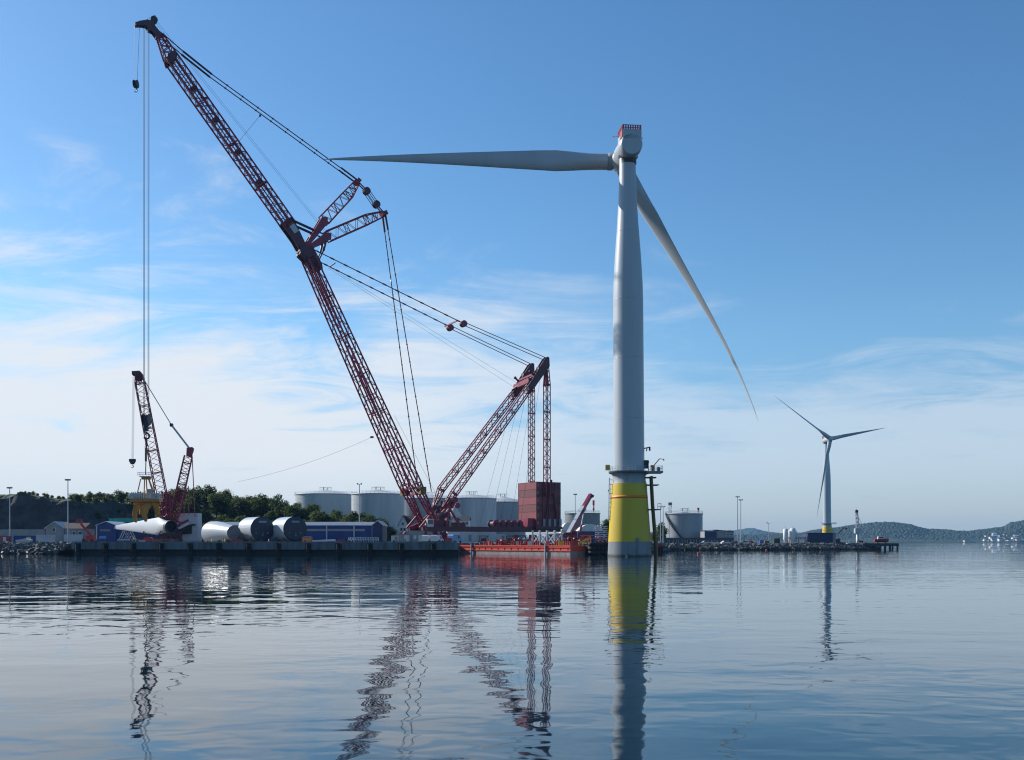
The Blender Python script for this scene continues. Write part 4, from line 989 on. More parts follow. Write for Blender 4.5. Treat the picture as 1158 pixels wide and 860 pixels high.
# ------------------------------------------------------------------ sheds and houses
def gable(name, x0, x1, D, depth, zb, ze, zr, label, cat, wall, roof, axis='Y', group=None, over=.35, trim=None):
    """gabled building; the ridge runs along axis"""
    T = thing(name, V(((x0 + x1) / 2, D + depth / 2, zb)), label, cat, group)
    y0, y1 = D, D + depth; mb = MB()
    if axis == 'Y':
        xm = (x0 + x1) / 2; mb.prism([(x0, y0, zb), (x1, y0, zb), (x1, y0, ze), (xm, y0, zr), (x0, y0, ze)], (0, depth, 0))
        rf = MB()
        for (xa, xb) in ((x0 - over, xm), (x1 + over, xm)):
            za = ze - over * (zr - ze) / (xm - x0); rf.prism([(xa, y0 - over, za + .03), (xb, y0 - over, zr + .03), (xb, y0 - over, zr + .28), (xa, y0 - over, za + .25)], (0, depth + 2 * over, 0))
    else:
        ym = (y0 + y1) / 2; mb.prism([(x0, y0, zb), (x0, y1, zb), (x0, y1, ze), (x0, ym, zr), (x0, y0, ze)], (x1 - x0, 0, 0))
        rf = MB()
        for (ya, yb) in ((y0 - over, ym), (y1 + over, ym)):
            za = ze - over * (zr - ze) / (ym - y0); rf.prism([(x0 - over, ya, za + .03), (x0 - over, yb, zr + .03), (x0 - over, yb, zr + .28), (x0 - over, ya, za + .25)], (x1 - x0 + 2 * over, 0, 0))
    W = mb.build('wall', wall, T); rf.build('roof', roof, T)
    return T
def windows(T, pts, w, h, D, fr='whitewall'):
    for (x, z) in pts:
        mb = MB(); mb.box((x, D - .04, z), (w + .25, .08, h + .25)); f = mb.build('window', fr, T)
        mb = MB(); mb.box((x, D - .09, z), (w, .03, h)); mb.build('pane', 'glass', f)
def gx(px, D): return (px - 579) / F * D
def gz(py, D): return CAMZ + (HZ - py) / F * D
# grey gabled house on the left
D = 322; T = gable('grey_house', gx(51.5, D), gx(72, D), D, 9, GZ, gz(597.5, D), gz(590.8, D), 'grey gabled house with a white trimmed gable and brown roofed wing by the cliff', 'house', 'greywall', 'palewall')
windows(T, [(gx(61, D), gz(599.5, D))], .9, 1.1, D)
mb = MB(); mb.prism([(gx(72, D) + .01, D + .5, GZ), (gx(94.5, D), D + .5, GZ), (gx(94.5, D), D + .5, gz(597.5, D)), (gx(72, D) + .01, D + .5, gz(597.5, D))], (0, 8, 0)); mb.build('wing', 'greywall', T)
mb = MB(); mb.prism([(gx(64, D), D, gz(598, D)), (gx(64, D), D + 4.5, gz(591.3, D)), (gx(64, D), D + 9, gz(598, D))], (gx(95.5, D) - gx(64, D), 0, 0)); mb.build('wing_roof', 'tile', T)
windows(T, [(gx(p, D), gz(603, D)) for p in (76, 83, 90)], 1.0, .9, D + .5)
mb = MB(); mb.box((gx(83.5, D), D - .3, GZ + 1.4), (6.0, .5, 2.4)); mb.build('porch', 'palewall', T)
# low wall by the cliff
D = 336; mb = MB(); mb.box(((gx(-40, D) + gx(50, D)) / 2, D, (GZ + gz(599.6, D)) / 2), (gx(50, D) - gx(-40, D), .8, gz(599.6, D) - GZ)); mb.box(((gx(-40, D) + gx(50, D)) / 2, D, gz(599.6, D) + .1), (gx(50, D) - gx(-40, D) + .2, 1.0, .2))
tag(mb.build('retaining_wall', 'greywall'), 'long low grey concrete wall under the dark cliff', 'wall')
# small blue shed left of the crawler crane
D = 340; x0, x1 = gx(109, D), gx(131, D)
T = gable('blue_shed', x0, x1, D, 14, GZ, gz(594.5, D), gz(590.5, D), 'blue sheet metal shed with pale gable trim behind the white blade tip', 'shed', 'bluewall', 'sheetroof')
mb = MB(); mb.box(((x1 + gx(170, D)) / 2, D + 7, (GZ + gz(594.8, D)) / 2), (gx(170, D) - x1, 13, gz(594.8, D) - GZ)); mb.build('side_wing', 'bluewall', T)
mb = MB(); mb.box(((x1 + gx(170, D)) / 2 + .2, D + 7, gz(594.6, D) + .15), (gx(170, D) - x1, 13.6, .3)); mb.build('wing_roof', 'sheetroof', T)
mb = MB(); mb.box((gx(119, D), D - .05, gz(600, D)), (3.6, .1, .7)); mb.build('sign_strip', 'steel', T)
mb = MB(); mb.box((x0 + .1, D - .08, (GZ + gz(594.5, D)) / 2), (.4, .16, gz(594.5, D) - GZ)); mb.build('corner_trim', 'palewall', T)
# teal netting roof behind
D = 362; mb = MB(); a, b = gx(123, D), gx(160, D); zz = gz(590.8, D); T = thing('netted_scaffold', V(((a + b) / 2, D, GZ)), 'teal netting wrapped scaffold deck seen above the small blue shed', 'scaffold')
mb.box(((a + b) / 2, D + 2, (zz + gz(586.3, D)) / 2), (b - a, 4, gz(586.3, D) - zz)); mb.build('netting', 'teal', T)
mb = MB()
for k in range(9): mb.tube((a + (b - a) * k / 8, D, GZ), (a + (b - a) * k / 8, D, zz), .08, n=4); mb.tube((a + (b - a) * k / 8, D + 4, GZ), (a + (b - a) * k / 8, D + 4, zz), .08, n=4)
mb.build('scaffold_pole', 'galv', T)
mb = MB(); mb.box(((gx(131, D) + b) / 2, D + 2, gz(585.6, D)), (b - gx(131, D), 3.2, .4)); mb.box((gx(146, D), D + 2, gz(583.8, D)), (2.6, 2, 1.6)); mb.build('red_deck', 'maroon_dark', T)
# long blue shed
D = 338; x0, x1 = gx(240, D), gx(422, D); z1, z2 = gz(594.8, D), gz(590.4, D)
T = thing('long_blue_shed', V(((x0 + x1) / 2, D, GZ)), 'long blue sheet metal warehouse with pale roof and a pale stripe behind the tower sections', 'warehouse')
mb = MB(); mb.box(((x0 + x1) / 2, D + 6, (GZ + z1) / 2), (x1 - x0, 12, z1 - GZ)); mb.build('wall', 'bluewall', T)
mb = MB(); mb.prism([(x0 - .3, D - .3, z1), (x0 - .3, D - .3, z1 + .25), (x0 - .3, D + 1.2, z2), (x0 - .3, D + 12.3, z2), (x0 - .3, D + 12.3, z1)], (x1 - x0 + .5, 0, 0)); mb.build('roof', 'sheetroof', T)
mb = MB(); mb.box(((gx(335, D) + gx(413, D)) / 2, D - .05, gz(599.7, D)), (gx(413, D) - gx(335, D), .1, .75)); mb.build('pale_stripe', nmat('weathered_stripe', (.30, .29, .28), .7), T)
for p in (369.5, 400.5, 421.3):
    mb = MB(); mb.box((gx(p, D), D - .16, (GZ + z1) / 2), (.42, .3, z1 - GZ)); mb.build('downpipe', 'sheetroof', T)
xg0, xg1 = gx(421.6, D), gx(433, D)
mb = MB(); mb.prism([(xg0, D - 1, GZ), (xg1, D - 1, GZ), (xg1, D - 1, z1), ((xg0 + xg1) / 2, D - 1, z2 + .1), (xg0, D - 1, z1)], (0, 12.5, 0)); mb.build('gable_end', 'bluebox', T)
mb = MB()
for (a, b) in ((xg0 - .3, (xg0 + xg1) / 2), (xg1 + .3, (xg0 + xg1) / 2)): mb.prism([(a, D - 1.4, z1 - .1), (b, D - 1.4, z2 + .2), (b, D - 1.4, z2 + .5), (a, D - 1.4, z1 + .25)], (0, 13.2, 0))
mb.build('gable_trim', 'sheetroof', T)
# two white houses behind the crane foot
D = 392
T = gable('white_house', gx(451, D), gx(461, D), D, 12, GZ, gz(593, D), gz(583.5, D), 'white wooden house with steep gable and dark roof left of the ring crane foot', 'house', 'whitewall', 'darktile', over=.4)
windows(T, [(gx(p, D), gz(q, D)) for p, q in ((454, 599), (457.5, 599), (455.5, 592.5), (454, 604), (458, 604))], .8, 1.1, D)
mb = MB(); x0, x1 = gx(461, D), gx(480, D); mb.prism([(x0, D + 2, GZ), (x1, D + 2, GZ), (x1, D + 2, gz(594.5, D)), (gx(470, D), D + 2, gz(585.5, D)), (x0, D + 2, gz(594.5, D))], (0, 9, 0)); mb.build('cross_wing', 'greywall', T)
mb = MB(); mb.prism([(gx(456, D), D + 6, gz(583.3, D)), (gx(472, D), D + 6, gz(583.3, D)), (gx(465.5, D), D + 1.9, gz(591.5, D)), (gx(461.2, D), D + 1.9, gz(594, D))], (0, .3, .1))
for a, b in ((gx(461, D), gx(470, D)), (gx(481, D), gx(470, D))): mb.prism([(a, D + 1.6, gz(595, D)), (b, D + 1.6, gz(585.2, D)), (b, D + 1.6, gz(584.3, D)), (a, D + 1.6, gz(594, D))], (0, 9.8, 0))
mb.build('wing_roof', 'darktile', T)
T = gable('white_house', gx(506, D), gx(521, D), D, 10, GZ, gz(595, D), gz(584, D), 'white wooden house with dark hipped roof between ring crane and storage tank', 'house', 'whitewall', 'darktile', over=.5)
windows(T, [(gx(p, D), gz(592.5, D)) for p in (511.5, 514.5)], .7, 1.1, D)
mb = MB(); mb.box((gx(525, D), D + 5, (GZ + gz(588.5, D)) / 2), (gx(531, D) - gx(520, D), 8, gz(588.5, D) - GZ)); mb.build('side_wing', 'whitewall', T)
mb = MB(); mb.prism([(gx(516, D), D + .6, gz(588.4, D)), (gx(517, D), D + 5, gz(584, D)), (gx(517, D), D + 9.4, gz(588.4, D))], (gx(532, D) - gx(517, D), 0, 0)); mb.build('wing_roof', 'darktile', T)
windows(T, [(gx(p, D), gz(592, D)) for p in (524, 528)], .7, 1.0, D + 1)
mb = MB(); mb.box((gx(452, D - 4), D - 4, GZ + 1.5), (6, 4, 2.6)); tag(mb.build('low_annex', 'palewall'), 'low pale flat annex in front of the left white house', 'annex')

# ------------------------------------------------------------------ storage tanks
def tank(pxc, half, D, ytop, yroof, label, mt='tank', stair=False, rail=True, dome=True):
    cx = gx(pxc, D + half * D / F); r_ = half * D / F; cy = D + r_; zt = gz(ytop, D); zb = GZ - 1
    T = thing('storage_tank', V((cx, cy, GZ)), label, 'storage tank', 'oil storage tanks')
    mb = MB(); mb.lathe((cx, cy, zb), UP, [(0, r_), (zt - zb, r_)], 72); sh = mb.build('shell', mt, T)
    mb = MB(); nb = max(3, int((zt - GZ) / 2.4))
    for k in range(1, nb): 
        z = GZ + (zt - GZ) * k / nb; mb.lathe((cx, cy, z), UP, [(0, r_ - .03), (0, r_ + .035), (.07, r_ + .035), (.07, r_ - .03)], 72, False, False)
    mb.lathe((cx, cy, zt - .35), UP, [(0, r_ - .05), (0, r_ + .3), (.35, r_ + .3), (.36, r_ - .05)], 72, False, False); mb.build('stiffener_ring', mt, sh)
    zr = zt + .8 * (gz(yroof, D + r_) - zt); mb = MB(); mb.lathe((cx, cy, zt), UP, [(0, r_ - .1)] + [((zr - zt) * (1 - (1 - k / 8) ** 1) if not dome else (zr - zt) * (k / 8) ** .9, (r_ - .1) * (1 - k / 8) + .02) for k in range(1, 9)], 72, True, True); mb.build('roof', 'tankroof', T)
    mb = MB(); n_ = 40
    for k in range(n_):
        a, b = 2 * math.pi * k / n_, 2 * math.pi * (k + 1) / n_
        p = V((cx + r_ * math.cos(a), cy + r_ * math.sin(a), zt)); q_ = V((cx + r_ * math.cos(b), cy + r_ * math.sin(b), zt)); mb.tube(p, p + UP * 1.1, .05, n=4); mb.tube(p + UP * 1.1, q_ + UP * 1.1, .05, n=4); mb.tube(p + UP * .6, q_ + UP * .6, .04, n=4)
    for k in range(8):
        a, b = 2 * math.pi * k / 8, 2 * math.pi * (k + 1) / 8; rr = min(3.2, r_ * .25)
        p = V((cx + rr * math.cos(a), cy + rr * math.sin(a), zr - .2)); q_ = V((cx + rr * math.cos(b), cy + rr * math.sin(b), zr - .2)); mb.tube(p, p + UP * 1.4, .06, n=4); mb.tube(p + UP * 1.3, q_ + UP * 1.3, .06, n=4)
    mb.tube((cx - 1, cy, zr - .2), (cx - 1, cy, zr + 1.2), .3); mb.tube((cx + 1.2, cy, zr - .2), (cx + 1.2, cy, zr + 1), .25); mb.build('guard_rail', 'galv', T)
    if stair:
        mb = MB(); A0, A1 = R(stair[0]), R(stair[1]); n_ = 44; pr = None
        for k in range(n_ + 1):
            a = A0 + (A1 - A0) * k / n_; z = zt - (zt - GZ) * k / n_; c = V((cx + (r_ + .5) * math.cos(a), cy + (r_ + .5) * math.sin(a), z)); mb.box(c, (.9, .5, .22), a)
            o_ = V((cx + (r_ + .95) * math.cos(a), cy + (r_ + .95) * math.sin(a), z)); mb.tube(o_, o_ + UP * 1.0, .04, n=4)
            if pr: mb.tube(pr + UP * 1.0, o_ + UP * 1.0, .05, n=4); mb.tube(pr - UP * .1, o_ - UP * .1, .12, n=4)
            pr = o_
        mb.build('stair', 'dark', T)
    return T
tank(368, 35, 500, 558, 552.5, 'broad pale storage tank with domed roof, leftmost of the row, rising above the trees')
tank(427.5, 30.5, 455, 557.8, 552.5, 'pale storage tank with a sunlit left edge above the blue shed gable')
tank(486, 38, 520, 563, 558, 'grey storage tank standing directly behind the boom foot of the ring crane', 'tank2')
tank(533, 29, 470, 562.8, 557.5, 'pale storage tank right of the ring crane foot behind the winches')
tank(568, 27, 515, 567.3, 559.5, 'darker grey storage tank partly hidden by the maroon ballast containers', 'tank2')
tank(658.5, 20.2, 480, 580.2, 577.6, 'small grey green storage tank behind the telescopic crane boom', nmat('green_grey_tank', (.17, .20, .20), .6, 0, .12, .1))
tank(774, 20.6, 452, 580.6, 577.2, 'grey storage tank with a diagonal stair on its side, right of the yellow foundation', 'tank2', (188, 262))
# small conical roofed silo
D = 430; cx = gx(513, D); mb = MB(); T = thing('cone_silo', V((cx, D + 4, GZ)), 'small squat silo with a cream conical roof behind the ring crane foot', 'silo')
mb.lathe((cx, D + 4, GZ), UP, [(0, 3.4), (gz(584, D) - GZ, 3.4)], 32); mb.build('shell', 'tank', T)
mb = MB(); mb.lathe((cx, D + 4, gz(584, D)), UP, [(0, 3.7), (gz(573, D) - gz(584, D), .4)], 32); mb.build('roof', nmat('cream_roof', (.55, .52, .44), .6), T)

# ------------------------------------------------------------------ lamp masts
def lampmast(px, D, ytop, label, n_=4, zb=GZ, r_=.16, twin=0):
    x = gx(px, D); zt = gz(ytop, D); T = thing('lamp_mast', V((x, D, zb)), label, 'lamp mast', 'floodlight masts')
    mb = MB(); mb.tube((x, D, zb), (x, D, zt), r_ * 1.35, r_ * .8, 10)
    if twin: mb.tube((x + twin, D, zb), (x + twin, D, zt), r_ * 1.35, r_ * .8, 10)
    mb.build('pole', 'galv', T)
    mb = MB(); mb.bar((x - .8, D, zt), (x + .8 + twin, D, zt), .2, .15); mb.build('crossbar', 'galv', T)
    for k in range(n_):
        mb = MB(); mb.frame((x - .65 + (1.3 + twin) * k / max(1, n_ - 1), D - .1, zt + .22), V((.2, 0, 0)), V((0, .25, .06)), V((0, -.04, .2))); mb.build('floodlight', 'steel', T)
lampmast(11, 330, 552.5, 'slender floodlight mast at the far left in front of the cliff end')
lampmast(76.8, 318, 543.5, 'tall floodlight mast standing beside the grey gabled house')
lampmast(406.5, 345, 548, 'dark thin lamp mast rising above the blue shed in front of a pale tank', 2)
lampmast(650.5, 440, 559.8, 'thin floodlight mast in front of the grey green tank', 4)
lampmast(747, 420, 573.5, 'twin post floodlight mast between the yellow foundation and a bush', 4, 3.0, .16, 1.1)
lampmast(834, 418, 562.5, 'taller of two slim floodlight masts right of the low dark building', 3, RZ)
lampmast(837.6, 425, 566, 'shorter of two slim floodlight masts right of the low dark building', 3, RZ)
lampmast(869, 430, 592, 'short thin pole with a small lamp on the stony breakwater', 1, RZ, .10)
for (px, D, yb, yt, lab) in ((671.2, 500, 580, 566, 'red and white banded vent stack above the grey green tank'), (789.6, 475, 580, 574.5, 'short red tipped vent pipe on the rim of the stair tank')):
    x = gx(px, D); T = thing('vent_stack', V((x, D, gz(yb, D))), lab, 'vent stack'); a, b = gz(yb, D), gz(yt, D)
    mb = MB(); mb.tube((x, D, GZ), (x, D, a + (b - a) * .6), .45, n=10); mb.build('stack_pipe', 'palewall', T)
    mb = MB(); mb.tube((x, D, a + (b - a) * .6), (x, D, b), .55, n=10); mb.tube((x, D, a + (b - a) * .2), (x, D, a + (b - a) * .35), .5, n=10); mb.build('stack_band', 'red', T)
x, D = gx(758.3, 456), 456
T = thing('gauge_mast', V((x, D, gz(580, D))), 'small steel mast with a caged head on the left rim of the stair tank', 'mast')
mb = MB(); mb.lattice(V((x, D + 1.5, GZ)), V((x, D + 1.5, gz(571.5, D))), V((1, 0, 0)), 1.1, 1.1, 1.1, 1.1, 14, .08, .05, 2); mb.build('lattice_mast', 'galv', T)
mb = MB(); mb.box((x, D + 1.5, gz(569.8, D)), (1.7, 1.4, 1.2)); mb.build('mast_cage', 'steel', T)

# ------------------------------------------------------------------ containers, cabins, vehicles
def container(name, px0, px1, D, h, depth, mt, label, cat='container', door=True, zb=GZ, py=None):
    x0, x1 = gx(px0, D), gx(px1, D); T = thing(name, V(((x0 + x1) / 2, D + depth / 2, zb)), label, cat)
    mb = MB(); mb.box(((x0 + x1) / 2, D + depth / 2, zb + h / 2 + .1), (x1 - x0 - .1, depth - .1, h - .1)); mb.build('body', mt, T)
    mb = MB()
    for x in (x0, x1):
        for y in (D, D + depth): mb.box((x + (.06 if x == x0 else -.06), y, zb + h / 2 + .05), (.16, .16, h + .1))
    for z in (zb + .12, zb + h + .04): mb.box(((x0 + x1) / 2, D, z), (x1 - x0 - .3, .12, .16))
    mb.build('corner_frame', mt if mt != 'galv' else 'palewall', T)
    if door:
        mb = MB(); mb.box((x0 + (x1 - x0) * .72, D - .01, zb + h * .48), (.95, .1, min(2.0, h * .8))); mb.build('door', 'palewall' if mt != 'palewall' else 'steel', T)
    return T
sc1 = container('site_container', 15.5, 40, 300, 2.0, 2.5, 'bluewall', 'blue site container with a yellow notice on the left shore above the rocks')
mb = MB(); mb.box((gx(32, 300), 299.9, GZ + 1.3), (1.0, .08, .8)); mb.build('notice', 'yel', sc1)
container('flat_rack', 41, 58, 296, 2.2, 2.5, 'galv', 'pale grey container with white frame ends beside the blue site container', 'container', False)
container('site_container', -2, 8, 300, 2.0, 2.5, nmat('faded_red_paint', (.30, .06, .05), .6), 'faded red site container at the left edge of the yard', 'container')
mb = MB(); x = gx(26, 292); mb.prism([(x - 2.0, 292, GZ + .3), (x + 2.0, 292, GZ + .3), (x + 2.2, 292, GZ + .9), (x + .5, 292, GZ + 1.2), (x - 2.3, 292, GZ + .75)], (0, 1.6, 0)); mb.tube((x - 1.4, 292, GZ), (x - 1.4, 293.6, GZ + .3), .15); mb.tube((x + 1.4, 292, GZ), (x + 1.4, 293.6, GZ + .3), .15); tag(mb.build('dinghy', 'white'), 'small white dinghy upturned before the blue site container', 'dinghy')
# red articulated boom lift
D = 304; T = thing('boom_lift', PX(101, D, GZ), 'red boom lift with its arm raised towards the grey house', 'boom lift')
mb = MB(); c = PX(101, D, GZ); mb.box(c + UP * .9, (3.6, 2.2, .7)); mb.box(c + UP * 1.7 + V((.5, 0, 0)), (2.2, 1.8, 1.0)); mb.build('chassis', 'red', T)
for k in (-1, 1):
    for q_ in (-1, 1): mb = MB(); mb.lathe(c + V((k * 1.3, q_ * 1.1 - .15, .5)), V((0, 1, 0)), [(0, .5), (.3, .5)], 16); mb.build('wheel', 'black', T)
mb = MB(); mb.bar(P(104.5, 608, D), P(91.5, 592.5, D), .42, .55); mb.bar(P(105, 608, D), P(99, 601, D), .6, .7); mb.bar(P(102, 610, D), P(105.5, 607.5, D), .5); mb.build('arm', 'red', T)
mb = MB(); bs_ = P(90, 592.2, D); mb.box(bs_ + UP * .1, (1.6, .9, .15)); deckrail(mb, bs_.x - .8, bs_.x + .8, D - .45, D + .45, bs_.z + .1, 1.0, .8, .04); mb.build('basket', 'red', T)
# cabins on the right half of the quay
container('white_cabin', 442.5, 450.5, 275, 1.9, 2.6, 'palewall', 'low white cabin at the left end of the grey cabin row', 'cabin')
gc1 = container('grey_cabin', 451, 465, 273, 2.4, 2.6, 'greywall', 'grey cabin with a white notice, left of the other grey cabin', 'cabin')
gc2 = container('grey_cabin', 465.6, 479, 272, 2.4, 2.6, 'greywall', 'grey cabin beside the white van, right end of the cabin row', 'cabin')
for (px, D, par) in ((458.5, 272.9, gc1), (469.3, 271.9, gc2)):
    mb = MB(); mb.box((gx(px, D), D - .05, GZ + 1.55), (.75, .06, 1.0)); mb.build('notice', 'palewall', par)
container('upper_cabin', 461, 478.5, 279, 3.3, 2.8, 'greywall', 'taller grey cabin standing behind the two grey quay cabins', 'cabin', False)
def van(px, D, mt, label, L_=4.6, h=1.9, rz=0.0):
    c = PX(px, D, GZ); T = thing('parked_van', c, label, 'van', 'vans parked on the quay')
    prof = [(-L_ / 2, .45), (L_ / 2, .45), (L_ / 2, .95), (L_ / 2 - .7, 1.1), (L_ / 2 - 1.5, h), (-L_ / 2 + .15, h), (-L_ / 2, h - .25)]
    q_ = Matrix.Rotation(rz, 3, 'Z')
    mb = MB(); mb.prism([c + q_ @ V((a, -.9, b)) for a, b in prof], q_ @ V((0, 1.8, 0))); mb.build('body', mt, T)
    mb = MB(); mb.prism([c + q_ @ V((a, -.92, b)) for a, b in ((L_ / 2 - 1.0, 1.15), (L_ / 2 - 1.6, h - .15), (L_ / 2 - 2.3, h - .15), (L_ / 2 - 2.3, 1.15))], q_ @ V((0, 1.84, 0))); mb.build('window', 'glass', T)
    for a in (-L_ / 2 + .9, L_ / 2 - .9):
        for b in (-.8, .8): mb = MB(); mb.lathe(c + q_ @ V((a, b - .11, .35)), q_ @ V((0, 1, 0)), [(0, .35), (.22, .35)], 14); mb.build('wheel', 'black', T)
van(485, 268, 'white', 'white van parked end on beside the grey cabins', 4.4, 2.1, R(65))
van(494.5, 266.5, 'white', 'white van parked right of the other white van below the crane foot', 4.4, 2.1, R(70))
van(514.5, 266, 'lblue', 'pale blue grey van parked at the right end of the quay', 4.6, 2.2, R(60))
mb = MB(); c = PX(506.5, 264, GZ); mb.box(c + UP * .65, (1.5, 1.2, 1.1)); mb.box(c + UP * 1.25, (1.6, 1.3, .12)); mb.box(c + UP * .08, (1.3, 1.0, .14)); tag(mb.build('red_bin', 'red'), 'small red waste bin between the vans on the quay', 'bin')
container('green_notice_box', 480, 482.6, 269, 2.0, 1.0, nmat('green_cabinet', (.14, .17, .03), .6), 'narrow olive green cabinet between grey cabin and white van', 'cabinet', False)
# orange load, tarp heap, railing rack along the quay
T = thing('skip', PX(347.5, 280, GZ), 'rusty orange skip under a flat lid beside the dark tower cover', 'skip')
c = PX(347.5, 280, GZ); mb = MB(); mb.prism([c + V(p) for p in ((-1.1, -.9, .3), (1.1, -.9, .3), (1.35, -.9, 1.5), (-1.35, -.9, 1.5))], (0, 1.8, 0)); mb.box(c + UP * .15, (2.0, 1.4, .3)); mb.build('skip_body', 'orng', T)
mb = MB(); mb.box(c + UP * 1.75, (2.0, 1.7, .1)); mb.tube(c + V((-.9, 0, 1.4)), c + V((-.9, 0, 1.75)), .06); mb.tube(c + V((.9, 0, 1.4)), c + V((.9, 0, 1.75)), .06); mb.build('lid', 'galv', T)
D = 276; a, b = gx(394, D), gx(428, D); T = thing('railing_rack', V(((a + b) / 2, D, GZ)), 'long pale rack of white pipe railings in front of the blue shed', 'railing')
mb = MB()
for z in (.3, .9, 1.5):
    mb.tube((a, D, GZ + z), (b, D, GZ + z), .07, n=5)
for k in range(13): mb.tube((a + (b - a) * k / 12, D, GZ), (a + (b - a) * k / 12, D, GZ + 1.5), .08, n=5)
for k in range(12): mb.tube((a + (b - a) * k / 12, D, GZ + .3), (a + (b - a) * (k + 1) / 12, D, GZ + 1.5), .05, n=4)
mb.build('rail_frame', 'palewall', T)
D = 278; c = PX(366, D, GZ); mb = MB(); r_ = random.Random(2)
for k in range(16): mb.tube(c + V((-3.2 + k * .05, k * .12 - .8, .25 + .12 * (k % 4))), c + V((3.0 + r_.uniform(-.6, .6), k * .12 - .8, .25 + .12 * (k % 4) + r_.uniform(0, .3))), .12, n=6)
tag(mb.build('pipe_stack', 'galv'), 'low stack of pale pipes lying left of the railing rack', 'pipe stack')

# ------------------------------------------------------------------ barge
n0 = V((15.4, 262.5, 0)); bd = V((-.669, .743, 0)); bn = V((.743, .669, 0)); BL, BW, BZ = 46.0, 8.6, 2.45
bg_ = thing('barge', n0 + bd * BL / 2 + bn * BW / 2, 'flat orange red work barge moored at the end of the quay', 'barge')
def Bp(a, b, z): return n0 + bd * a + bn * b + UP * z
mb = MB(); mb.prism([Bp(0, 0, 1.0), Bp(BL, 0, 1.0), Bp(BL, 0, BZ), Bp(0, 0, BZ)], bn * BW); mb.build('hull', 'hull', bg_)
mb = MB(); mb.prism([Bp(.15, .06, -.6), Bp(BL - .15, .06, -.6), Bp(BL - .05, .03, 1.0), Bp(.05, .03, 1.0)], bn * (BW - .1)); mb.build('boot_topping', 'hullgrey', bg_)
mb = MB()
for z, w_ in ((BZ - .1, .3), (1.95, .16), (1.1, .22)): mb.bar(Bp(-.1, -.08, z), Bp(BL + .1, -.08, z), .16, w_)
for k in range(14): mb.bar(Bp(1 + k * 2.8, -.06, 1.15), Bp(1 + k * 2.8, -.06, 2.2), .12, .12)
mb.build('rubbing_strake', 'hull', bg_)
mb = MB(); mb.box(Bp(BL / 2, BW / 2, BZ + .02), (.1, .1, .02)); mb.prism([Bp(.3, .3, BZ + .004), Bp(BL - .3, .3, BZ + .004), Bp(BL - .3, BW - .3, BZ + .004), Bp(.3, BW - .3, BZ + .004)], (0, 0, .02)); mb.build('deck', 'timber', bg_)
for a in (40.5, 9.2):
    mb = MB(); mb.tube(Bp(a, -.35, -1.5), Bp(a, -.35, BZ + .5), .24, n=10); mb.build('mooring_pile', 'galv', bg_)
r_ = random.Random(11)
for k, a in enumerate((1.2, 3.0, 7.0, 9.4, 14.0, 18.5, 20.5, 24.0, 27.5, 29.0, 33.2, 36.6)):
    mb = MB(); c = Bp(a, .8 + .4 * (k % 3), BZ + .02)
    for s in (-.4, .4): mb.tube(c + bd * s, c + bd * s + UP * 1.15, .24, n=10); mb.tube(c + bd * s + UP * 1.0, c + bd * s + UP * 1.2, .34, n=10)
    mb.box(c + UP * .08, (1.6, .9, .14), math.atan2(bd.y, bd.x)); mb.build('bollard', 'red', bg_)
# loads on the barge
def load(name, a, b, fn, mt, label, cat, group=None):
    c = Bp(a, b, BZ + .03); mb = MB(); fn(mb, c); return tag(mb.build(name, mt), label, cat, group)
def f_drum(mb, c): 
    for z in (0, .45, .85): mb.lathe(c + UP * z, UP, [(0, .42), (.4, .42)], 14)
    mb.tube(c + UP * 1.25, c + UP * 1.5, .12)
def f_beams(mb, c):
    for k in range(7): mb.bar(c + V((-3.8, .3 * k, .25 + .5 * (k % 3))), c + V((3.4, .3 * k - .5, .25 + .5 * (k % 3))), .3, .42)
    for s in (-2, 2): mb.box(c + V((s, .6, .1)), (.3, 2.4, .18))
def f_winch(mb, c):
    for s in (-.8, .8): mb.prism([c + V((s, -.9, 0)), c + V((s, .9, 0)), c + V((s, .5, 1.8)), c + V((s, -.5, 1.8))], (.15, 0, 0))
    mb.lathe(c + V((-.75, 0, 1.1)), V((1, 0, 0)), [(0, .9), (.12, .9), (.13, .5), (1.37, .5), (1.38, .9), (1.5, .9)], 16); mb.box(c + UP * .15, (2.6, 2.0, .25)); mb.box(c + V((1.4, 0, .8)), (.9, .8, 1.0))
def f_crate(mb, c): mb.box(c + UP * .6, (1.6, 1.2, 1.0)); mb.box(c + UP * 1.15, (1.7, 1.3, .1)); mb.box(c + UP * .06, (1.5, 1.1, .1))
load('steel_beams', 26, 4.5, f_beams, 'timber', 'stack of brown steel beams lying across the barge deck', 'beam stack')
load('steel_beams', 24.5, 7.0, f_beams, 'olive', 'stack of dull yellow beams behind the brown ones on the barge', 'beam stack')
load('deck_winch', 19.2, 4.6, f_winch, 'maroon', 'dark red deck winch on the barge, nearest the trestle', 'winch', 'deck winches on the barge')
load('deck_winch', 22.5, 6.2, f_winch, 'red', 'bright red deck winch in the middle of the barge deck', 'winch', 'deck winches on the barge')
load('deck_winch', 31.0, 2.2, f_winch, 'red', 'bright red deck winch near the left end of the barge', 'winch', 'deck winches on the barge')
load('deck_winch', 29.0, 5.5, f_winch, 'maroon', 'dark red deck winch behind the beams at the left of the barge', 'winch', 'deck winches on the barge')
load('crate', 22.0, 1.6, f_crate, 'palewall', 'white crate standing mid way along the barge edge', 'crate', 'crates on the barge')
load('crate', 17.6, 2.2, f_crate, 'whitewall', 'white crate right of the middle of the barge', 'crate', 'crates on the barge')
load('crate', 5.5, 2.0, f_crate, 'yel', 'yellow crate near the right end of the barge', 'crate', 'crates on the barge')
load('crate', 33.6, 4.4, f_crate, 'blue', 'blue crate at the left end of the barge', 'crate', 'crates on the barge')
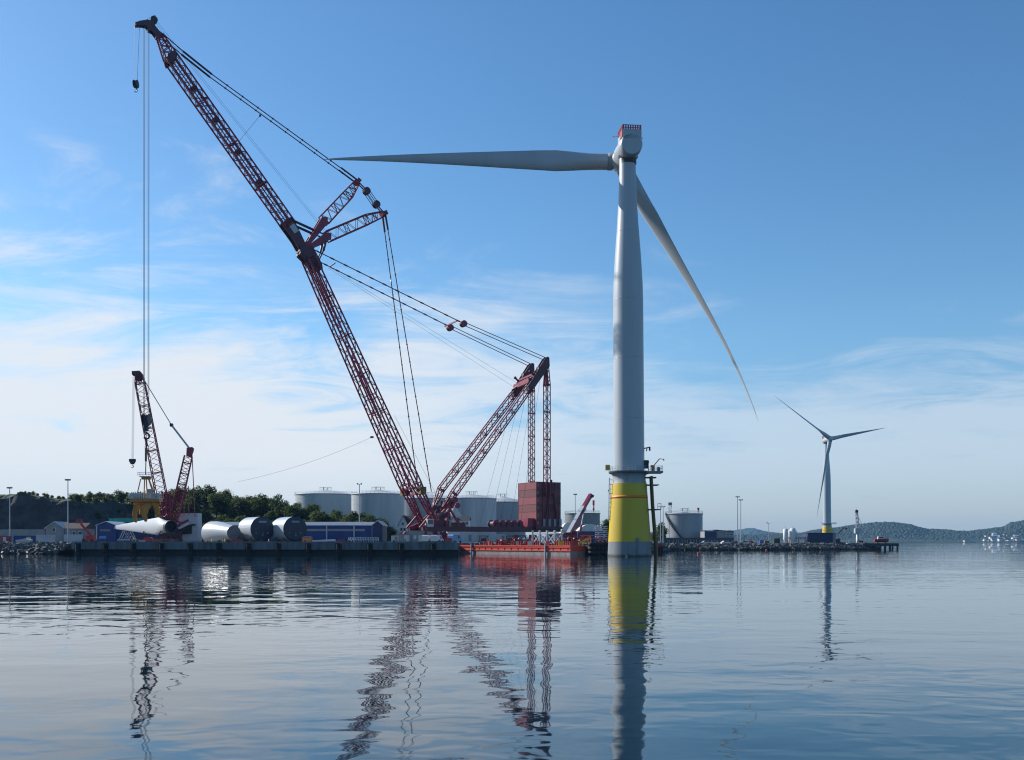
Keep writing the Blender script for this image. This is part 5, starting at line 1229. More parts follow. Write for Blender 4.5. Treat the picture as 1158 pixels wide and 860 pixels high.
load('crate', 3.2, 5.0, f_crate, 'red', 'red crate at the right rear of the barge deck', 'crate', 'crates on the barge')
for k, a in enumerate((10.5, 19.6, 34.8)):
    load('drum_stack', a, 1.8 if a > 15 else 5.6, f_drum, ['blue', 'steel', 'hull'][k], ['blue oil drum on the barge beside the trestle', 'grey oil drum in the middle of the barge edge', 'orange drum at the left end of the barge edge'][k], 'drum', 'drums on the barge')
# pale lattice trestle under the crane's tail
T = thing('support_trestle', Bp(12.4, 3.5, BZ), 'pale grey braced steel trestle below the maroon ballast stack', 'trestle')
xs = [8.0 + 2.95 * k for k in range(4)]; zt = BZ + 3.3
for y in (2.2, 4.8):
    for x in xs: mb = MB(); mb.tube(Bp(x, y, BZ + .02), Bp(x, y, BZ + 4.2), .27, n=10); mb.build('post', 'galv', T)
mb = MB()
for y in (2.2, 4.8):
    mb.bar(Bp(xs[0] - .6, y, zt), Bp(xs[3] + .4, y, zt), .35, .4)
    for k in range(3):
        mb.tube(Bp(xs[k], y, BZ + .3), Bp(xs[k + 1], y, zt), .12); mb.tube(Bp(xs[k + 1], y, BZ + .3), Bp(xs[k], y, zt), .12)
for x in xs: mb.bar(Bp(x, 2.2, zt - .1), Bp(x, 4.8, zt - .1), .25)
mb.build('brace', 'galv', T)
container('blue_container', 617, 630, 306, 2.6, 2.5, 'bluewall', 'blue container half hidden behind the pale trestle')
container('grey_cabin', 560, 572, 316, 2.6, 3, 'palewall', 'pale cabin under the ring crane beam left of the red winch', 'cabin')
container('grey_cabin', 520, 536, 322, 3.2, 3, 'palewall', 'pale cabin in the shade of the crane beam behind the left of the barge', 'cabin')
container('white_tank_box', 628, 639, 296, 2.6, 3, 'palewall', 'white rounded box beside the telescopic crane', 'container', False)
# telescopic mobile crane with its boom raised
D = 294; T = thing('mobile_crane', PX(650, D, GZ), 'mobile crane with a sunlit telescopic boom raised beside the ballast stack', 'crane')
c = PX(650, D, GZ); mb = MB(); mb.box(c + UP * 1.1, (9.0, 2.6, .9)); mb.box(c + V((3.6, 0, 1.9)), (1.8, 2.4, 1.6)); mb.build('chassis', 'maroon', T)
for k in range(4):
    for s in (-1.1, 1.1): mb = MB(); mb.lathe(c + V((-3.4 + 2.2 * k, s - .2, .6)), V((0, 1, 0)), [(0, .6), (.4, .6)], 16); mb.build('wheel', 'black', T)
mb = MB(); mb.box(c + V((-1.6, 0, 2.2)), (3.6, 2.4, 1.3)); mb.box(c + V((-.2, -1.0, 2.6)), (1.6, 1.0, 1.7)); mb.build('turret', 'maroon_dark', T)
p0, p1, p2 = P(643, 605, D), P(660, 574, D + 9), P(668, 560, D + 13)
mb = MB(); mb.bar(p0, p1, 1.3, 1.5); mb.build('boom', 'maroon', T)
mb = MB(); td = (p1 - p0).normalized(); ah = td.cross(UP).normalized(); nrm = ah.cross(td); mb.frame((p0 + p1) / 2 + nrm * .77, (p1 - p0) / 2 * .97, ah * .6, nrm * .03); mb.build('boom_sun_strip', 'white', T)  # white strip added to stand for the sunlit top face of the boom
mb = MB(); mb.bar(p1 - (p1 - p0) * .02, p2, 1.0, 1.1); mb.build('boom_extension', 'maroon', T)
mb = MB(); mb.prism([P(665.5, 562, D + 12.5), P(667.5, 558, D + 12.5), P(672, 560.5, D + 12.5), P(671.5, 562.3, D + 12.5), P(667.5, 564.5, D + 12.5)], (0, .9, 0)); mb.build('boom_head', 'maroon_dark', T)
mb = MB(); mb.tube(P(655.5, 604, D), P(657.5, 594, D), .32, n=8); mb.build('ram', 'red', T)
mb = MB(); mb.tube(P(657.5, 594, D), P(660.5, 578, D + 7.5), .2, n=8); mb.build('ram_rod', 'galv', T)
# half-round tents
def dome(px0, px1, D, ytop, depth, label, low='bluewall'):
    x0, x1 = gx(px0, D), gx(px1, D); xm = (x0 + x1) / 2; rx = (x1 - x0) / 2; rz = gz(ytop, D) - GZ; T = thing('fabric_hangar', V((xm, D + depth / 2, GZ)), label, 'hangar', 'half round fabric hangars')
    def arc(s, y): return [V((xm - rx * s * math.cos(math.pi * k / 16), y, GZ + (rz * s) * math.sin(math.pi * k / 16) ** .8)) for k in range(17)]
    mb = MB(); A, Bq = arc(1, D), arc(1, D + depth); mb.add(A + Bq, [(k, k + 1, k + 18, k + 17) for k in range(16)], True); mb.add(A, [tuple(range(17))]); mb.add(Bq, [tuple(reversed(range(17)))]); mb.build('canopy', 'whitewall', T)
    mb = MB(); mb.prism([V((x0 + .6, D - .08, GZ)), V((x1 - .6, D - .08, GZ)), V((x1 - .6, D - .08, GZ + rz * .6)), V((x0 + .6, D - .08, GZ + rz * .6))], (0, .06, 0)); w = mb.build('front_wall', low, T)
    mb = MB()
    for t in (.3, .68): mb.box((x0 + (x1 - x0) * t, D - .1, GZ + rz * .15), (2.2, .05, rz * .28))
    mb.build('door', 'navy', w)
dome(652, 684, 392, 592.8, 22, 'white half round fabric hangar with a blue lower front behind the mobile crane')
dome(634, 651, 384, 591, 20, 'white fabric hangar mostly hidden between ballast stack and mobile crane', 'palewall')
# black rubber fender bank and orange barriers at the yard corner
r_ = random.Random(4)
for k in range(7):
    x = 21.2 + k * 1.15; y = 263.5 + .9 * k; T = None
    mb = MB()
    for q_ in range(3): mb.lathe((x, y, .15 + q_ * 1.15), V((r_.uniform(-.1, .1), r_.uniform(-.2, .2), 1)), [(-.1, .5), (0, .95), (.45, 1.08), (.9, .95), (1.0, .5)], 16)
    mb.tube((x, y, 0), (x, y, 3.9 + r_.uniform(-.3, .4)), .4, n=8)
    tag(mb.build('tyre_fender', 'black'), 'column of stacked black tyres on the quay corner left of the yellow foundation', 'tyre fender', 'black tyre columns on the quay corner')
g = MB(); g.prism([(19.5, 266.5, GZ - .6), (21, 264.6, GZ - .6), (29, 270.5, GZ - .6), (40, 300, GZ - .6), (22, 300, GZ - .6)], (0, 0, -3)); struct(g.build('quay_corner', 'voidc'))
D = 272; mb = MB()
for k in range(6):
    x = 21.5 + k * 1.3; mb.tube((x, D + k * .6, GZ - .6), (x, D + k * .6, GZ + 1.2), .07, n=5)
for z in (.35, .8, 1.2): mb.bar((21.5, D, GZ + z - .02), (28.0, D + 3.0, GZ + z - .02), .08, .24)
tag(mb.build('safety_barrier', 'hull'), 'orange plastic safety barrier above the black tyre columns', 'barrier')
container('blue_tool_box', 668.5, 674, 270, 1.7, 1.6, 'blue', 'small blue tool container behind the black tyre columns', 'container', False, GZ - .6)
mb = MB()
for k in range(9): mb.box((gx(680, 282), 282, GZ + .2 + k * .55), (3.4, 2.6, .22)); mb.box((gx(680, 282) + (.9 if k % 2 else -.9), 282, GZ + .45 + k * .55), (.3, 2.0, .34))
tag(mb.build('plate_stack', 'whitewall'), 'tall stack of white plates on spacers left of the yellow foundation', 'plate stack')
r_ = random.Random(21)
JUNK = [(640, 289, 'red', 'red winch frame in front of the mobile crane wheels'), (646, 284, 'maroon', 'maroon steel frame on the yard before the mobile crane'), (652, 280, 'red', 'bright red steel frame left of the yellow spreader'), (663, 288, 'orng', 'orange frame right of the mobile crane'), (672, 290, 'hull', 'orange red frame beside the white plate stack'), (584, 312, 'maroon', 'maroon winch frame left of the pale trestle'), (577, 318, 'red', 'red winch frame under the crane beam'), (590, 306, 'maroon_dark', 'dark winch frame touching the pale trestle'), (547, 314, 'olive', 'dull yellow frame under the crane beam behind the barge')]
for px, D, mt, lab in JUNK:
    c = PX(px, D, GZ if D > 281 else GZ - .6); T = thing('steel_frame', c, lab, 'steel frame', 'loose steel frames on the yard')
    mb = MB()
    for (a, b) in ((-1.6, -.8), (1.6, -.8), (1.6, .8), (-1.6, .8)): mb.bar(c + V((a, b, 0)), c + V((a * .7, b, 2.2)), .22)
    for z in (.2, 2.1): mb.bar(c + V((-1.7, -.8, z)), c + V((1.7, -.8, z)), .25); mb.bar(c + V((-1.7, .8, z)), c + V((1.7, .8, z)), .25)
    mb.bar(c + V((-1.6, -.8, .2)), c + V((1.1, -.8, 2.1)), .16); mb.build('frame', mt, T)
    mb = MB(); mb.lathe(c + V((-.9, 0, 1.0)), V((1, 0, 0)), [(0, .75), (.1, .75), (.11, .45), (1.7, .45), (1.71, .75), (1.8, .75)], 14); mb.build('drum', ['galv', 'maroon', 'dark'][r_.randrange(3)], T)
D = 276; c = PX(661, D, GZ - .6); mb = MB(); mb.bar(c + V((-1.6, 0, .5)), c + V((1.2, 0, 1.7)), .5); mb.bar(c + V((.6, 0, 0)), c + V((1.2, 0, 1.7)), .35); mb.bar(c + V((-1.6, 0, 0)), c + V((-1.4, 0, .6)), .4); mb.bar(c + V((-1.6, .4, 0)), c + V((1, .4, 0)), .25); tag(mb.build('lifting_spreader', 'yel'), 'yellow lifting spreader leaning on the yard left of the tyre columns', 'spreader')
# two workers by the blade cradles
def person(px, D, vest, label):
    c = PX(px, D, GZ); me = bpy.data.meshes.new('person'); 
    vs = [(0, 0, .95), (0, 0, 1.2), (0, 0, 1.42), (0, 0, 1.52), (0, -.01, 1.62), (0, -.01, 1.74), (.10, 0, .92), (.11, .03, .50), (.12, 0, .08), (.12, -.14, .03), (-.10, 0, .92), (-.12, -.08, .50), (-.13, .04, .08), (-.13, -.10, .03), (.20, 0, 1.40), (.26, .02, 1.12), (.24, -.10, .86), (-.20, 0, 1.40), (-.27, .02, 1.12), (-.22, -.12, .90)]
    es = [(0, 1), (1, 2), (2, 3), (3, 4), (4, 5), (0, 6), (6, 7), (7, 8), (8, 9), (0, 10), (10, 11), (11, 12), (12, 13), (2, 14), (14, 15), (15, 16), (2, 17), (17, 18), (18, 19)]
    rad = [.15, .15, .16, .06, .10, .09, .09, .065, .045, .04, .09, .065, .045, .04, .065, .05, .04, .065, .05, .04]
    me.from_pydata(vs, es, []); o = bpy.data.objects.new('person', me); COL.objects.link(o); o.location = c; WLOC[o.name] = c.copy()
    md = o.modifiers.new('skin', 'SKIN'); me.skin_vertices[0].data[0].use_root = True
    for i, q_ in enumerate(rad): me.skin_vertices[0].data[i].radius = (q_, q_ * (.75 if i < 3 else 1))
    sb = o.modifiers.new('sub', 'SUBSURF'); sb.levels = 1; sb.render_levels = 1; me.materials.append(M['trousers'])
    tag(o, label, 'person', None)
    mb = MB(); mb.lathe(c + UP * .92, UP, [(0, .19), (.25, .19), (.45, .22), (.52, .12)], 12, False, False)
    for s in (-1, 1): mb.tube(c + V((.2 * s, 0, 1.42)), c + V((.27 * s, .01, 1.05)), .085, .07, 8)
    mb.build('jacket', vest, o); mb = MB(); mb.lathe(c + UP * 1.68, UP, [(0, .14), (.06, .13), (.13, .07), (.14, .01)], 12); mb.build('helmet', 'white', o)
    mb = MB(); mb.ball(c + V((0, -.03, 1.65)), .098, 10, 8, (.9, 1, 1.15)); mb.build('face', 'skin', o)
person(148, 279.5, 'hired', 'person in a red jacket and white helmet standing on the quay below the white blade')
person(151.7, 279.8, 'hivis', 'person in a yellow jacket and white helmet standing on the quay below the white blade')
mb = MB(); c = PX(158.5, 279.2, GZ); mb.box(c + UP * .35, (2.6, .8, .45)); mb.box(c + UP * .06, (2.2, .6, .12)); mb.box(c + UP * .62, (2.7, .9, .08)); tag(mb.build('white_pallet', 'whitewall'), 'low white crate on the quay edge right of the two workers', 'crate')
T = thing('quay_sign', PX(116, 279.4, GZ), 'small blue and white information board on two posts at the quay edge', 'sign')
mb = MB(); c = PX(116, 279.4, GZ)
for s in (-.7, .7): mb.tube(c + V((s, 0, 0)), c + V((s, 0, 1.4)), .06)
mb.build('post', 'timber', T); mb = MB(); mb.box(c + UP * 1.55, (2.0, .08, .75)); mb.build('board', 'lblue', T)
T = thing('compressor', PX(167.5, 283, GZ), 'red compressor trailer under the belly of the white blade', 'compressor')
c = PX(167.5, 283, GZ); mb = MB(); mb.prism([c + V(p) for p in ((-1.2, -.7, .45), (1.3, -.7, .45), (1.3, -.7, 1.2), (.8, -.7, 1.6), (-.7, -.7, 1.6), (-1.2, -.7, 1.1))], (0, 1.4, 0)); mb.build('housing', 'red', T)
for s in (-.8, .6): mb = MB(); mb.lathe(c + V((s * .8, s * .8, .35)), V((0, 1, 0)), [(0, .35), (.2, .35)], 12); mb.build('wheel', 'black', T)
for k, (px, mt, lab) in enumerate(((240, 'yel', 'yellow cone left of the flared tower section on the quay'), (254.5, 'yel', 'yellow cone under the flared tower section'), (265, 'red', 'red gas bottle rack in front of the grey end cover'), (271, 'red', 'red gas bottle rack touching the middle tower section'), (304, 'orng', 'orange cone below the dark cover of the middle tower section'), (224.5, 'orng', 'orange cone beside the white housing of the crawler crane'), (386, 'red', 'small red canister left of the railing rack'))):
    c = PX(px, 280, GZ); mb = MB()
    if 'rack' in lab:
        for q_ in range(5): mb.tube(c + V((-.8 + .4 * q_, 0, .05)), c + V((-.8 + .4 * q_, 0, .9)), .17, .15, 8)
        mb.box(c + UP * .03, (2.2, .6, .06)); mb.box(c + V((0, .2, .6)), (2.1, .05, .08))
    else:
        mb.box(c + UP * .05, (.8, .8, .1)); mb.lathe(c + UP * .1, UP, [(0, .33), (.5, .2), (1.0, .08), (1.02, .02)], 12)
    tag(mb.build({'yel': 'traffic_cone', 'orng': 'traffic_cone', 'red': 'bottle_rack'}[mt] if 'canister' not in lab else 'canister', mt), lab, 'cone' if 'cone' in lab else ('bottle rack' if 'rack' in lab else 'canister'))
# ------------------------------------------------------------------ breakwater on the right
D = 438; x0, x1 = gx(797, D), gx(830, D)
T = thing('dark_warehouse', V(((x0 + x1) / 2, D + 5, RZ)), 'low grey warehouse with a dark open front right of the stair tank', 'warehouse')
mb = MB(); xa = gx(811, D); mb.box(((x0 + x1) / 2, D + 6, (RZ + gz(600.5, D)) / 2), (x1 - x0, 11, gz(600.5, D) - RZ)); mb.build('wall', 'greywall', T)
mb = MB(); mb.box(((x0 + xa) / 2, D + .45, (RZ + gz(600.8, D)) / 2), (xa - x0 - .3, .08, gz(600.8, D) - RZ - .4)); mb.build('open_front', 'bluebox', T)
mb = MB(); mb.prism([(x0 - .4, D + .2, gz(600.5, D)), (xa, D + .2, gz(599.6, D)), (x1 + .3, D + .2, gz(602.2, D)), (x1 + .3, D + .2, gz(601.9, D)), (xa, D + .2, gz(599.2, D)), (x0 - .4, D + .2, gz(600, D))], (0, 12, 0)); mb.build('roof', 'darktile', T)
windows(T, [(gx(p, D), gz(604.5, D)) for p in (823.5, 827.5)], 1.0, .8, D + .5)
# long low parapet wall with posts
D = 424; x0, x1 = gx(742, D), gx(830, D); T = thing('pipe_rack', V(((x0 + x1) / 2, D, RZ)), 'long low bluish grey parapet with pale posts along the breakwater', 'parapet')
mb = MB(); mb.box(((x0 + x1) / 2, D + .4, RZ + 1.3), (x1 - x0, .4, 2.5)); mb.box(((x0 + x1) / 2, D + .4, RZ + 2.7), (x1 - x0 + .3, 1.2, .28)); mb.build('wall_panel', nmat('slate_panel', (.075, .09, .115), .7), T)
mb = MB(); r_ = random.Random(9)
for k in range(26): mb.box((x0 + 1 + (x1 - x0 - 2) * k / 25 + r_.uniform(-.3, .3), D - .1, RZ + .95), (.34, .5, 1.9))
mb.build('post', 'greywall', T)
# parked cars on the breakwater
def car(px, D, mt, label, rz=0.0):
    c = PX(px, D, RZ); T = thing('parked_car', c, label, 'car', 'cars parked on the breakwater'); q_ = Matrix.Rotation(rz, 3, 'Z')
    prof = [(-2.1, .3), (2.1, .3), (2.15, .75), (1.2, .95), (.6, 1.45), (-1.1, 1.48), (-1.8, .98), (-2.15, .9)]
    mb = MB(); mb.prism([c + q_ @ V((a, -.85, b)) for a, b in prof], q_ @ V((0, 1.7, 0))); mb.build('body', mt, T)
    mb = MB(); mb.prism([c + q_ @ V((a, -.87, b)) for a, b in ((1.0, .98), (.5, 1.38), (-1.0, 1.4), (-1.5, 1.0))], q_ @ V((0, 1.74, 0))); mb.build('window', 'glass', T)
    for a in (-1.3, 1.35):
        for b in (-.8, .6): mb = MB(); mb.lathe(c + q_ @ V((a, b, .32)), q_ @ V((0, 1, 0)), [(0, .32), (.2, .32)], 12); mb.build('wheel', 'black', T)
CARS = [(799, 415.5, 'galv', 'silver car parked left of the other cars below the warehouse'), (809, 416, 'white', 'white car parked below the low grey warehouse'), (821, 417, 'whitewall', 'white car parked between the warehouse end and the tall masts'), (831, 418.5, 'dark', 'black car parked at the foot of the tall masts'), (843, 419, 'galv', 'silver car parked right of the tall masts'), (848.5, 424, 'red', 'dark red car behind the silver one right of the tall masts')]
for i, (px, D, mt, lab) in enumerate(CARS): car(px, D, mt, lab, R([8, -12, 10, 60, -8, 20][i]))
# pale silos and low pipe bridge
for k, (px, D, h0, r_) in enumerate(((888.5, 436, 598.2, 1.1), (893.2, 440, 599.8, .95), (896.5, 436, 597.4, 1.25), (899, 440, 600.5, .9))):
    x = gx(px, D); zt = gz(h0, D); T = thing('cement_silo', V((x, D, RZ)), ['leftmost pale silo of the cluster on the breakwater', 'second pale silo of the cluster, slimmer than its neighbours', 'tallest pale silo of the cluster on the breakwater', 'rightmost pale silo nearest the pipe bridge'][k], 'silo', 'pale silos on the breakwater')
    mb = MB(); mb.lathe((x, D, RZ + 2.2), UP, [(-1.4, .25), (0, r_), (zt - RZ - 2.6, r_), (zt - RZ - 2.2, r_ * .5)], 20); mb.build('shell', 'whitewall', T)
    mb = MB()
    for a in range(4): mb.tube((x + r_ * .8 * math.cos(a * 1.57 + .7), D + r_ * .8 * math.sin(a * 1.57 + .7), RZ), (x + r_ * .8 * math.cos(a * 1.57 + .7), D + r_ * .8 * math.sin(a * 1.57 + .7), RZ + 2.6), .1, n=5)
    mb.tube((x, D, zt - .1), (x, D, zt + .9), .12); mb.build('leg', 'galv', T)
D = 436; T = thing('pipe_bridge', PX(903, D, RZ), 'low pipe bridge on posts between the pale silos and the navy shed', 'pipe bridge')
mb = MB(); mb.bar(PX(890, D, gz(608.6, D)), PX(914, D, gz(608.6, D)), .5, .45)
for p in (891, 897, 903, 909): mb.tube(PX(p, D, RZ), PX(p, D, gz(608.8, D)), .15)
mb.build('bridge_frame', 'steel', T)
container('green_container', 875.5, 882, 430, 2.4, 2.5, nmat('dark_green_paint', (.02, .04, .03), .6), 'dark green container left of the pale silos', 'container', False, RZ)
container('timber_box', 865, 870, 428, 1.4, 2.0, 'timber', 'brown timber box on the breakwater left of the green container', 'box', False, RZ)
container('blue_box', 859.5, 863.5, 427, 1.6, 2.0, 'blue', 'small blue box on the breakwater left of the timber box', 'box', False, RZ)
D = 432; x0, xm_, x1 = gx(913.5, D), gx(942, D), gx(950.5, D); zt = gz(603.4, D)
T = thing('navy_shed', V(((x0 + x1) / 2, D + 4, RZ)), 'navy sheet metal shed on the breakwater below the distant turbine', 'shed')
mb = MB(); mb.prism([(x0, D, RZ), (xm_, D, RZ), (x1, D + 6, RZ), (x1 - 2, D + 11, RZ), (x0 + 1, D + 11, RZ)], (0, 0, zt - RZ)); mb.build('wall', 'bluebox', T)
mb = MB(); mb.prism([(x0 - .3, D - .3, zt), (xm_ + .1, D - .3, zt), (x1 + .4, D + 6, zt), (x1 - 1.8, D + 11.3, zt), (x0 + .8, D + 11.3, zt)], (0, 0, .25)); mb.build('roof', 'navy', T)
mb = MB(); mb.box(((x0 + gx(924, D)) / 2 + .8, D - .05, RZ + 1.5), (gx(924, D) - x0 - 1.2, .08, 2.8)); mb.build('roller_door', 'navy', T)
# excavator arm crane behind the shed
D = 446; T = thing('harbour_excavator', PX(946, D, RZ), 'dark long armed excavator behind the right end of the navy shed', 'excavator')
mb = MB(); mb.bar(P(947.5, 604, D), P(954, 597, D), .45); mb.bar(P(953.6, 597.2, D), P(957, 597.6, D), .4); mb.box(P(957, 598, D), (.8, .6, .7)); mb.build('arm', 'dark', T)
mb = MB(); c = PX(946, D, RZ); mb.box(c + UP * 1.6, (2.6, 2.4, 1.8)); mb.box(c + UP * .5, (3.4, 2.6, 1.0)); mb.build('body', 'dark', T)
# tall slender lattice harbour crane
D = 440; x = gx(970, D); T = thing('mast_crane', V((x, D, RZ)), 'tall slender grey mast crane on the breakwater right of the navy shed', 'crane')
mb = MB(); mb.lathe((x, D, RZ), UP, [(0, 1.0), (.5, 1.0), (.5, .75), (gz(602, D) - RZ, .7)], 16); mb.box((x - .2, D, gz(600.5, D)), (2.4, 2.0, 2.2)); mb.build('pedestal', 'galv', T)
mb = MB(); mb.lattice(V((x, D, gz(599, D))), V((x - .5, D, gz(579.5, D))), V((0, 1, 0)), 1.2, 1.2, .8, .8, 9, .12, .07, 2); mb.build('lattice_mast', 'galv', T)
mb = MB(); mb.box((x - .5, D, gz(578.6, D)), (1.1, 1.0, 1.2)); mb.tube((x - .5, D, gz(578.5, D)), (x - .5, D, gz(575.5, D)), .08); mb.build('mast_head', 'dark', T)
mb = MB(); mb.tube((x - .3, D, gz(582, D)), (x + 1.6, D, gz(592, D)), .08); mb.tube((x + 1.6, D, gz(592, D)), (x + .5, D, gz(598, D)), .08); mb.bar((x - 1.3, D, gz(594, D)), (x + .4, D, gz(590, D)), .2); mb.build('jib', 'galv', T)
container('navy_cabin', 971, 976, 436, 1.5, 2, 'navy', 'small dark cabin right of the slender mast crane', 'cabin', False, RZ)
# white boats moored behind the breakwater
def boat(px, D, L_, mt, label, z=0.0, cabm='white', grp=None, heading=0):
    x = gx(px, D); T = thing('boat', V((x, D, z)), label, 'boat', grp); q_ = Matrix.Rotation(heading, 3, 'Z')
    def B(a, b, c): return V((x, D, z)) + q_ @ V((a, b, c))
    h = L_ * .16; w = L_ * .16
    mb = MB(); rows = []
    for t in (-.5, -.3, 0, .25, .4, .5):
        ww = w * (1 - max(0, (t - .1) / .4) ** 1.6 * .97); hh = h * (1 + max(0, t) * .7)
        rows.append([B(t * L_, -ww, hh), B(t * L_ * .97, -ww * .8, h * .25), B(t * L_ * .93, 0, -h * .3), B(t * L_ * .97, ww * .8, h * .25), B(t * L_, ww, hh)])
    vs = [p for r_ in rows for p in r_]; mb.add(vs, [(k * 5 + i, k * 5 + i + 1, (k + 1) * 5 + i + 1, (k + 1) * 5 + i) for k in range(5) for i in range(4)] + [(k * 5, (k + 1) * 5, (k + 1) * 5 + 4, k * 5 + 4) for k in range(5)]); mb.add(rows[0], [(0, 1, 2, 3, 4)]); mb.build('hull', mt, T)
    mb = MB(); mb.prism([B(a * L_, -w * .65, b * h) for a, b in ((-.28, 1.0), (.2, 1.05), (.1, 2.1), (-.24, 2.1))], q_ @ V((0, w * 1.3, 0))); cb = mb.build('cabin', cabm, T)
    mb = MB(); mb.prism([B(a * L_, -w * .66, b * h) for a, b in ((-.2, 1.5), (.13, 1.5), (.09, 1.95), (-.2, 1.95))], q_ @ V((0, w * 1.32, 0))); mb.build('window', 'glass', cb)
    mb = MB(); mb.tube(B(-.1 * L_, 0, 2.1 * h), B(-.12 * L_, 0, 3.4 * h), .06); mb.build('mast', 'galv', T)
    return T
boat(955, 486, 7.5, 'white', 'white cabin boat moored behind the breakwater next to the navy shed', 0.0, 'white', 'white boats behind the breakwater', R(160))
boat(961.5, 492, 8.0, 'white', 'white cabin boat moored behind the breakwater left of the mast crane', 0.0, 'white', 'white boats behind the breakwater', R(10))
# timber pier on piles with a red boat stored on it
D = 428; x0, x1 = gx(976, D), gx(1016.5, D); z1 = gz(614.6, D); z0 = gz(617.8, D)
T = thing('timber_pier', V(((x0 + x1) / 2, D + 3, 0)), 'dark timber pier on square piles at the end of the breakwater', 'pier')
mb = MB(); mb.box(((x0 + x1) / 2, D + 3.5, (z0 + z1) / 2), (x1 - x0, 7, z1 - z0)); mb.build('deck', 'dark', T)
for k, px in enumerate((985, 990, 996, 1001.5, 1007, 1015.5)):
    for y in (D + .6, D + 6.2):
        w_ = .8 if k < 5 else .6
        mb = MB(); mb.box((gx(px, D), y, (z0 - 2.0) / 2 if px < 1010 else (z0 - 2) / 2 + .4), (w_, .7, z0 + 2.0 if px < 1010 else z0 + 3.0)); mb.build('pile', 'dark', T)
mb = MB(); mb.box(((x0 + gx(984, D)) / 2, D + 3.5, (z0 - 1) / 2), (gx(984, D) - x0, 6.6, z0 + 1.0)); mb.build('abutment', 'voidc', T)
T = boat(996.8, D + 3.2, 6.4, 'red', 'red work boat standing on blocks on the timber pier', z1 + .75, 'white', None, R(0))
c = PX(996.5, D + 3.2, z1)
for s in (-1.6, 1.6):
    mb = MB(); mb.box(c + V((s, 0, .3)), (.4, 1.6, .6)); mb.box(c + V((s, 0, .68)), (.3, 1.2, .16))
    tag(mb.build('boat_block', 'timber'), 'timber block under the %s half of the red boat on the pier' % ('left' if s < 0 else 'right'), 'block', 'blocks under the red boat')
# red pontoon by the turbine and small marker buoys
T = thing('mooring_pontoon', V((gx(744.5, 300), 300, 0)), 'red mooring pontoon with black fenders just right of the yellow foundation', 'pontoon')
c = V((gx(744.5, 300), 300, 0)); mb = MB(); mb.prism([c + V(p) for p in ((-.9, -2, -.5), (.9, -2, -.5), (1.0, -2, 2.6), (-.9, -2, 3.3))], (0, 4, 0)); mb.build('pontoon_body', nmat('deep_red_paint', (.35, .02, .04), .5), T)
mb = MB()
for s in (-.75, 0, .8): mb.tube(c + V((s, -2.25, -.3)), c + V((s, -2.25, 2.0)), .24, n=8)
mb.tube(c + V((-.7, -1.8, 3.0)), c + V((-.7, -1.8, 4.0)), .3); mb.build('fender', 'black', T)
for (px, y, lab) in ((790, 626.3, 'small red marker buoy floating below the stair tank'), (866.8, 622.2, 'small red marker buoy floating by the stony breakwater')):
    D = CAMZ * F / (y + .6 - HZ); T = thing('marker_buoy', V((gx(px, D), D, 0)), lab, 'buoy', 'red marker buoys')
    mb = MB(); c = V((gx(px, D), D, .12)); mb.ball(c, .42, 14, 9); mb.build('float', 'red', T)
    mb = MB(); mb.tube(c + UP * .36, c + UP * .58, .06); mb.build('ring', 'dark', T)

# ------------------------------------------------------------------ town on the far shore
r_ = random.Random(17)
TOWN = []
for k in range(84):
    px = r_.choice((r_.uniform(1108, 1180), r_.uniform(1120, 1180), r_.uniform(1128, 1180))); up = r_.choice((0, 0, 1, 1, 2, 3, 4, 5, 6)); D = r_.uniform(3318, 3338)
    TOWN.append((px, D + up * 45, up))
proto = {}
for k, (px, D, up) in enumerate(TOWN):
    kind = r_.choice(('white', 'white', 'grey', 'grey', 'white', 'ochre')); big = r_.random() < .3
    w_, h_, dp = (r_.uniform(11, 18), r_.uniform(6, 9), 12) if big else (r_.uniform(6, 9), r_.uniform(3.5, 5.5), 8)
    wl = {'white': 'whitewall', 'grey': 'greywall', 'ochre': 'cream'}[kind]; x = gx(px, D); zb = 56 * (.06 + .94 * sm(0, .75, (D - 3300) / 900)) - .5
    T = thing('far_house', V((x, D, zb)), '%s %s in the small town on the far shore' % ({'white': 'white', 'grey': 'grey', 'ochre': 'ochre'}[kind], 'warehouse' if big else 'house'), 'house', 'houses on the far shore')
    mb = MB(); mb.box((x, D, zb + h_ / 2 - 4), (w_, dp, h_ + 8)); mb.build('wall', wl, T)
    mb = MB(); mb.prism([(x - w_ / 2 - .5, D - dp / 2 - .5, zb + h_), (x - w_ / 2 - .5, D, zb + h_ + 3.2), (x - w_ / 2 - .5, D + dp / 2 + .5, zb + h_)], (w_ + 1, 0, 0)); mb.build('roof', r_.choice(('darktile', 'tile', 'sheetroof')), T)
D = 3470; x = gx(1123.5, D); T = thing('far_hall', V((x, D, 11)), 'blue harbour hall above the houses on the far shore', 'hall'); mb = MB(); mb.box((x, D, 17), (13, 12, 11)); mb.build('wall', 'lblue', T); mb = MB(); mb.box((x, D, 23), (14, 13, 1)); mb.build('roof', 'sheetroof', T)
D = 3312; x = gx(1094.5, D); T = thing('far_hall', V((x, D, 0)), 'long low cream quay hall at the left end of the far town', 'hall'); mb = MB(); mb.box((x, D, 3), (27, 12, 7)); mb.build('wall', 'cream', T); mb = MB(); mb.box((x, D, 6.9), (28, 13, .8)); mb.build('roof', 'sheetroof', T)

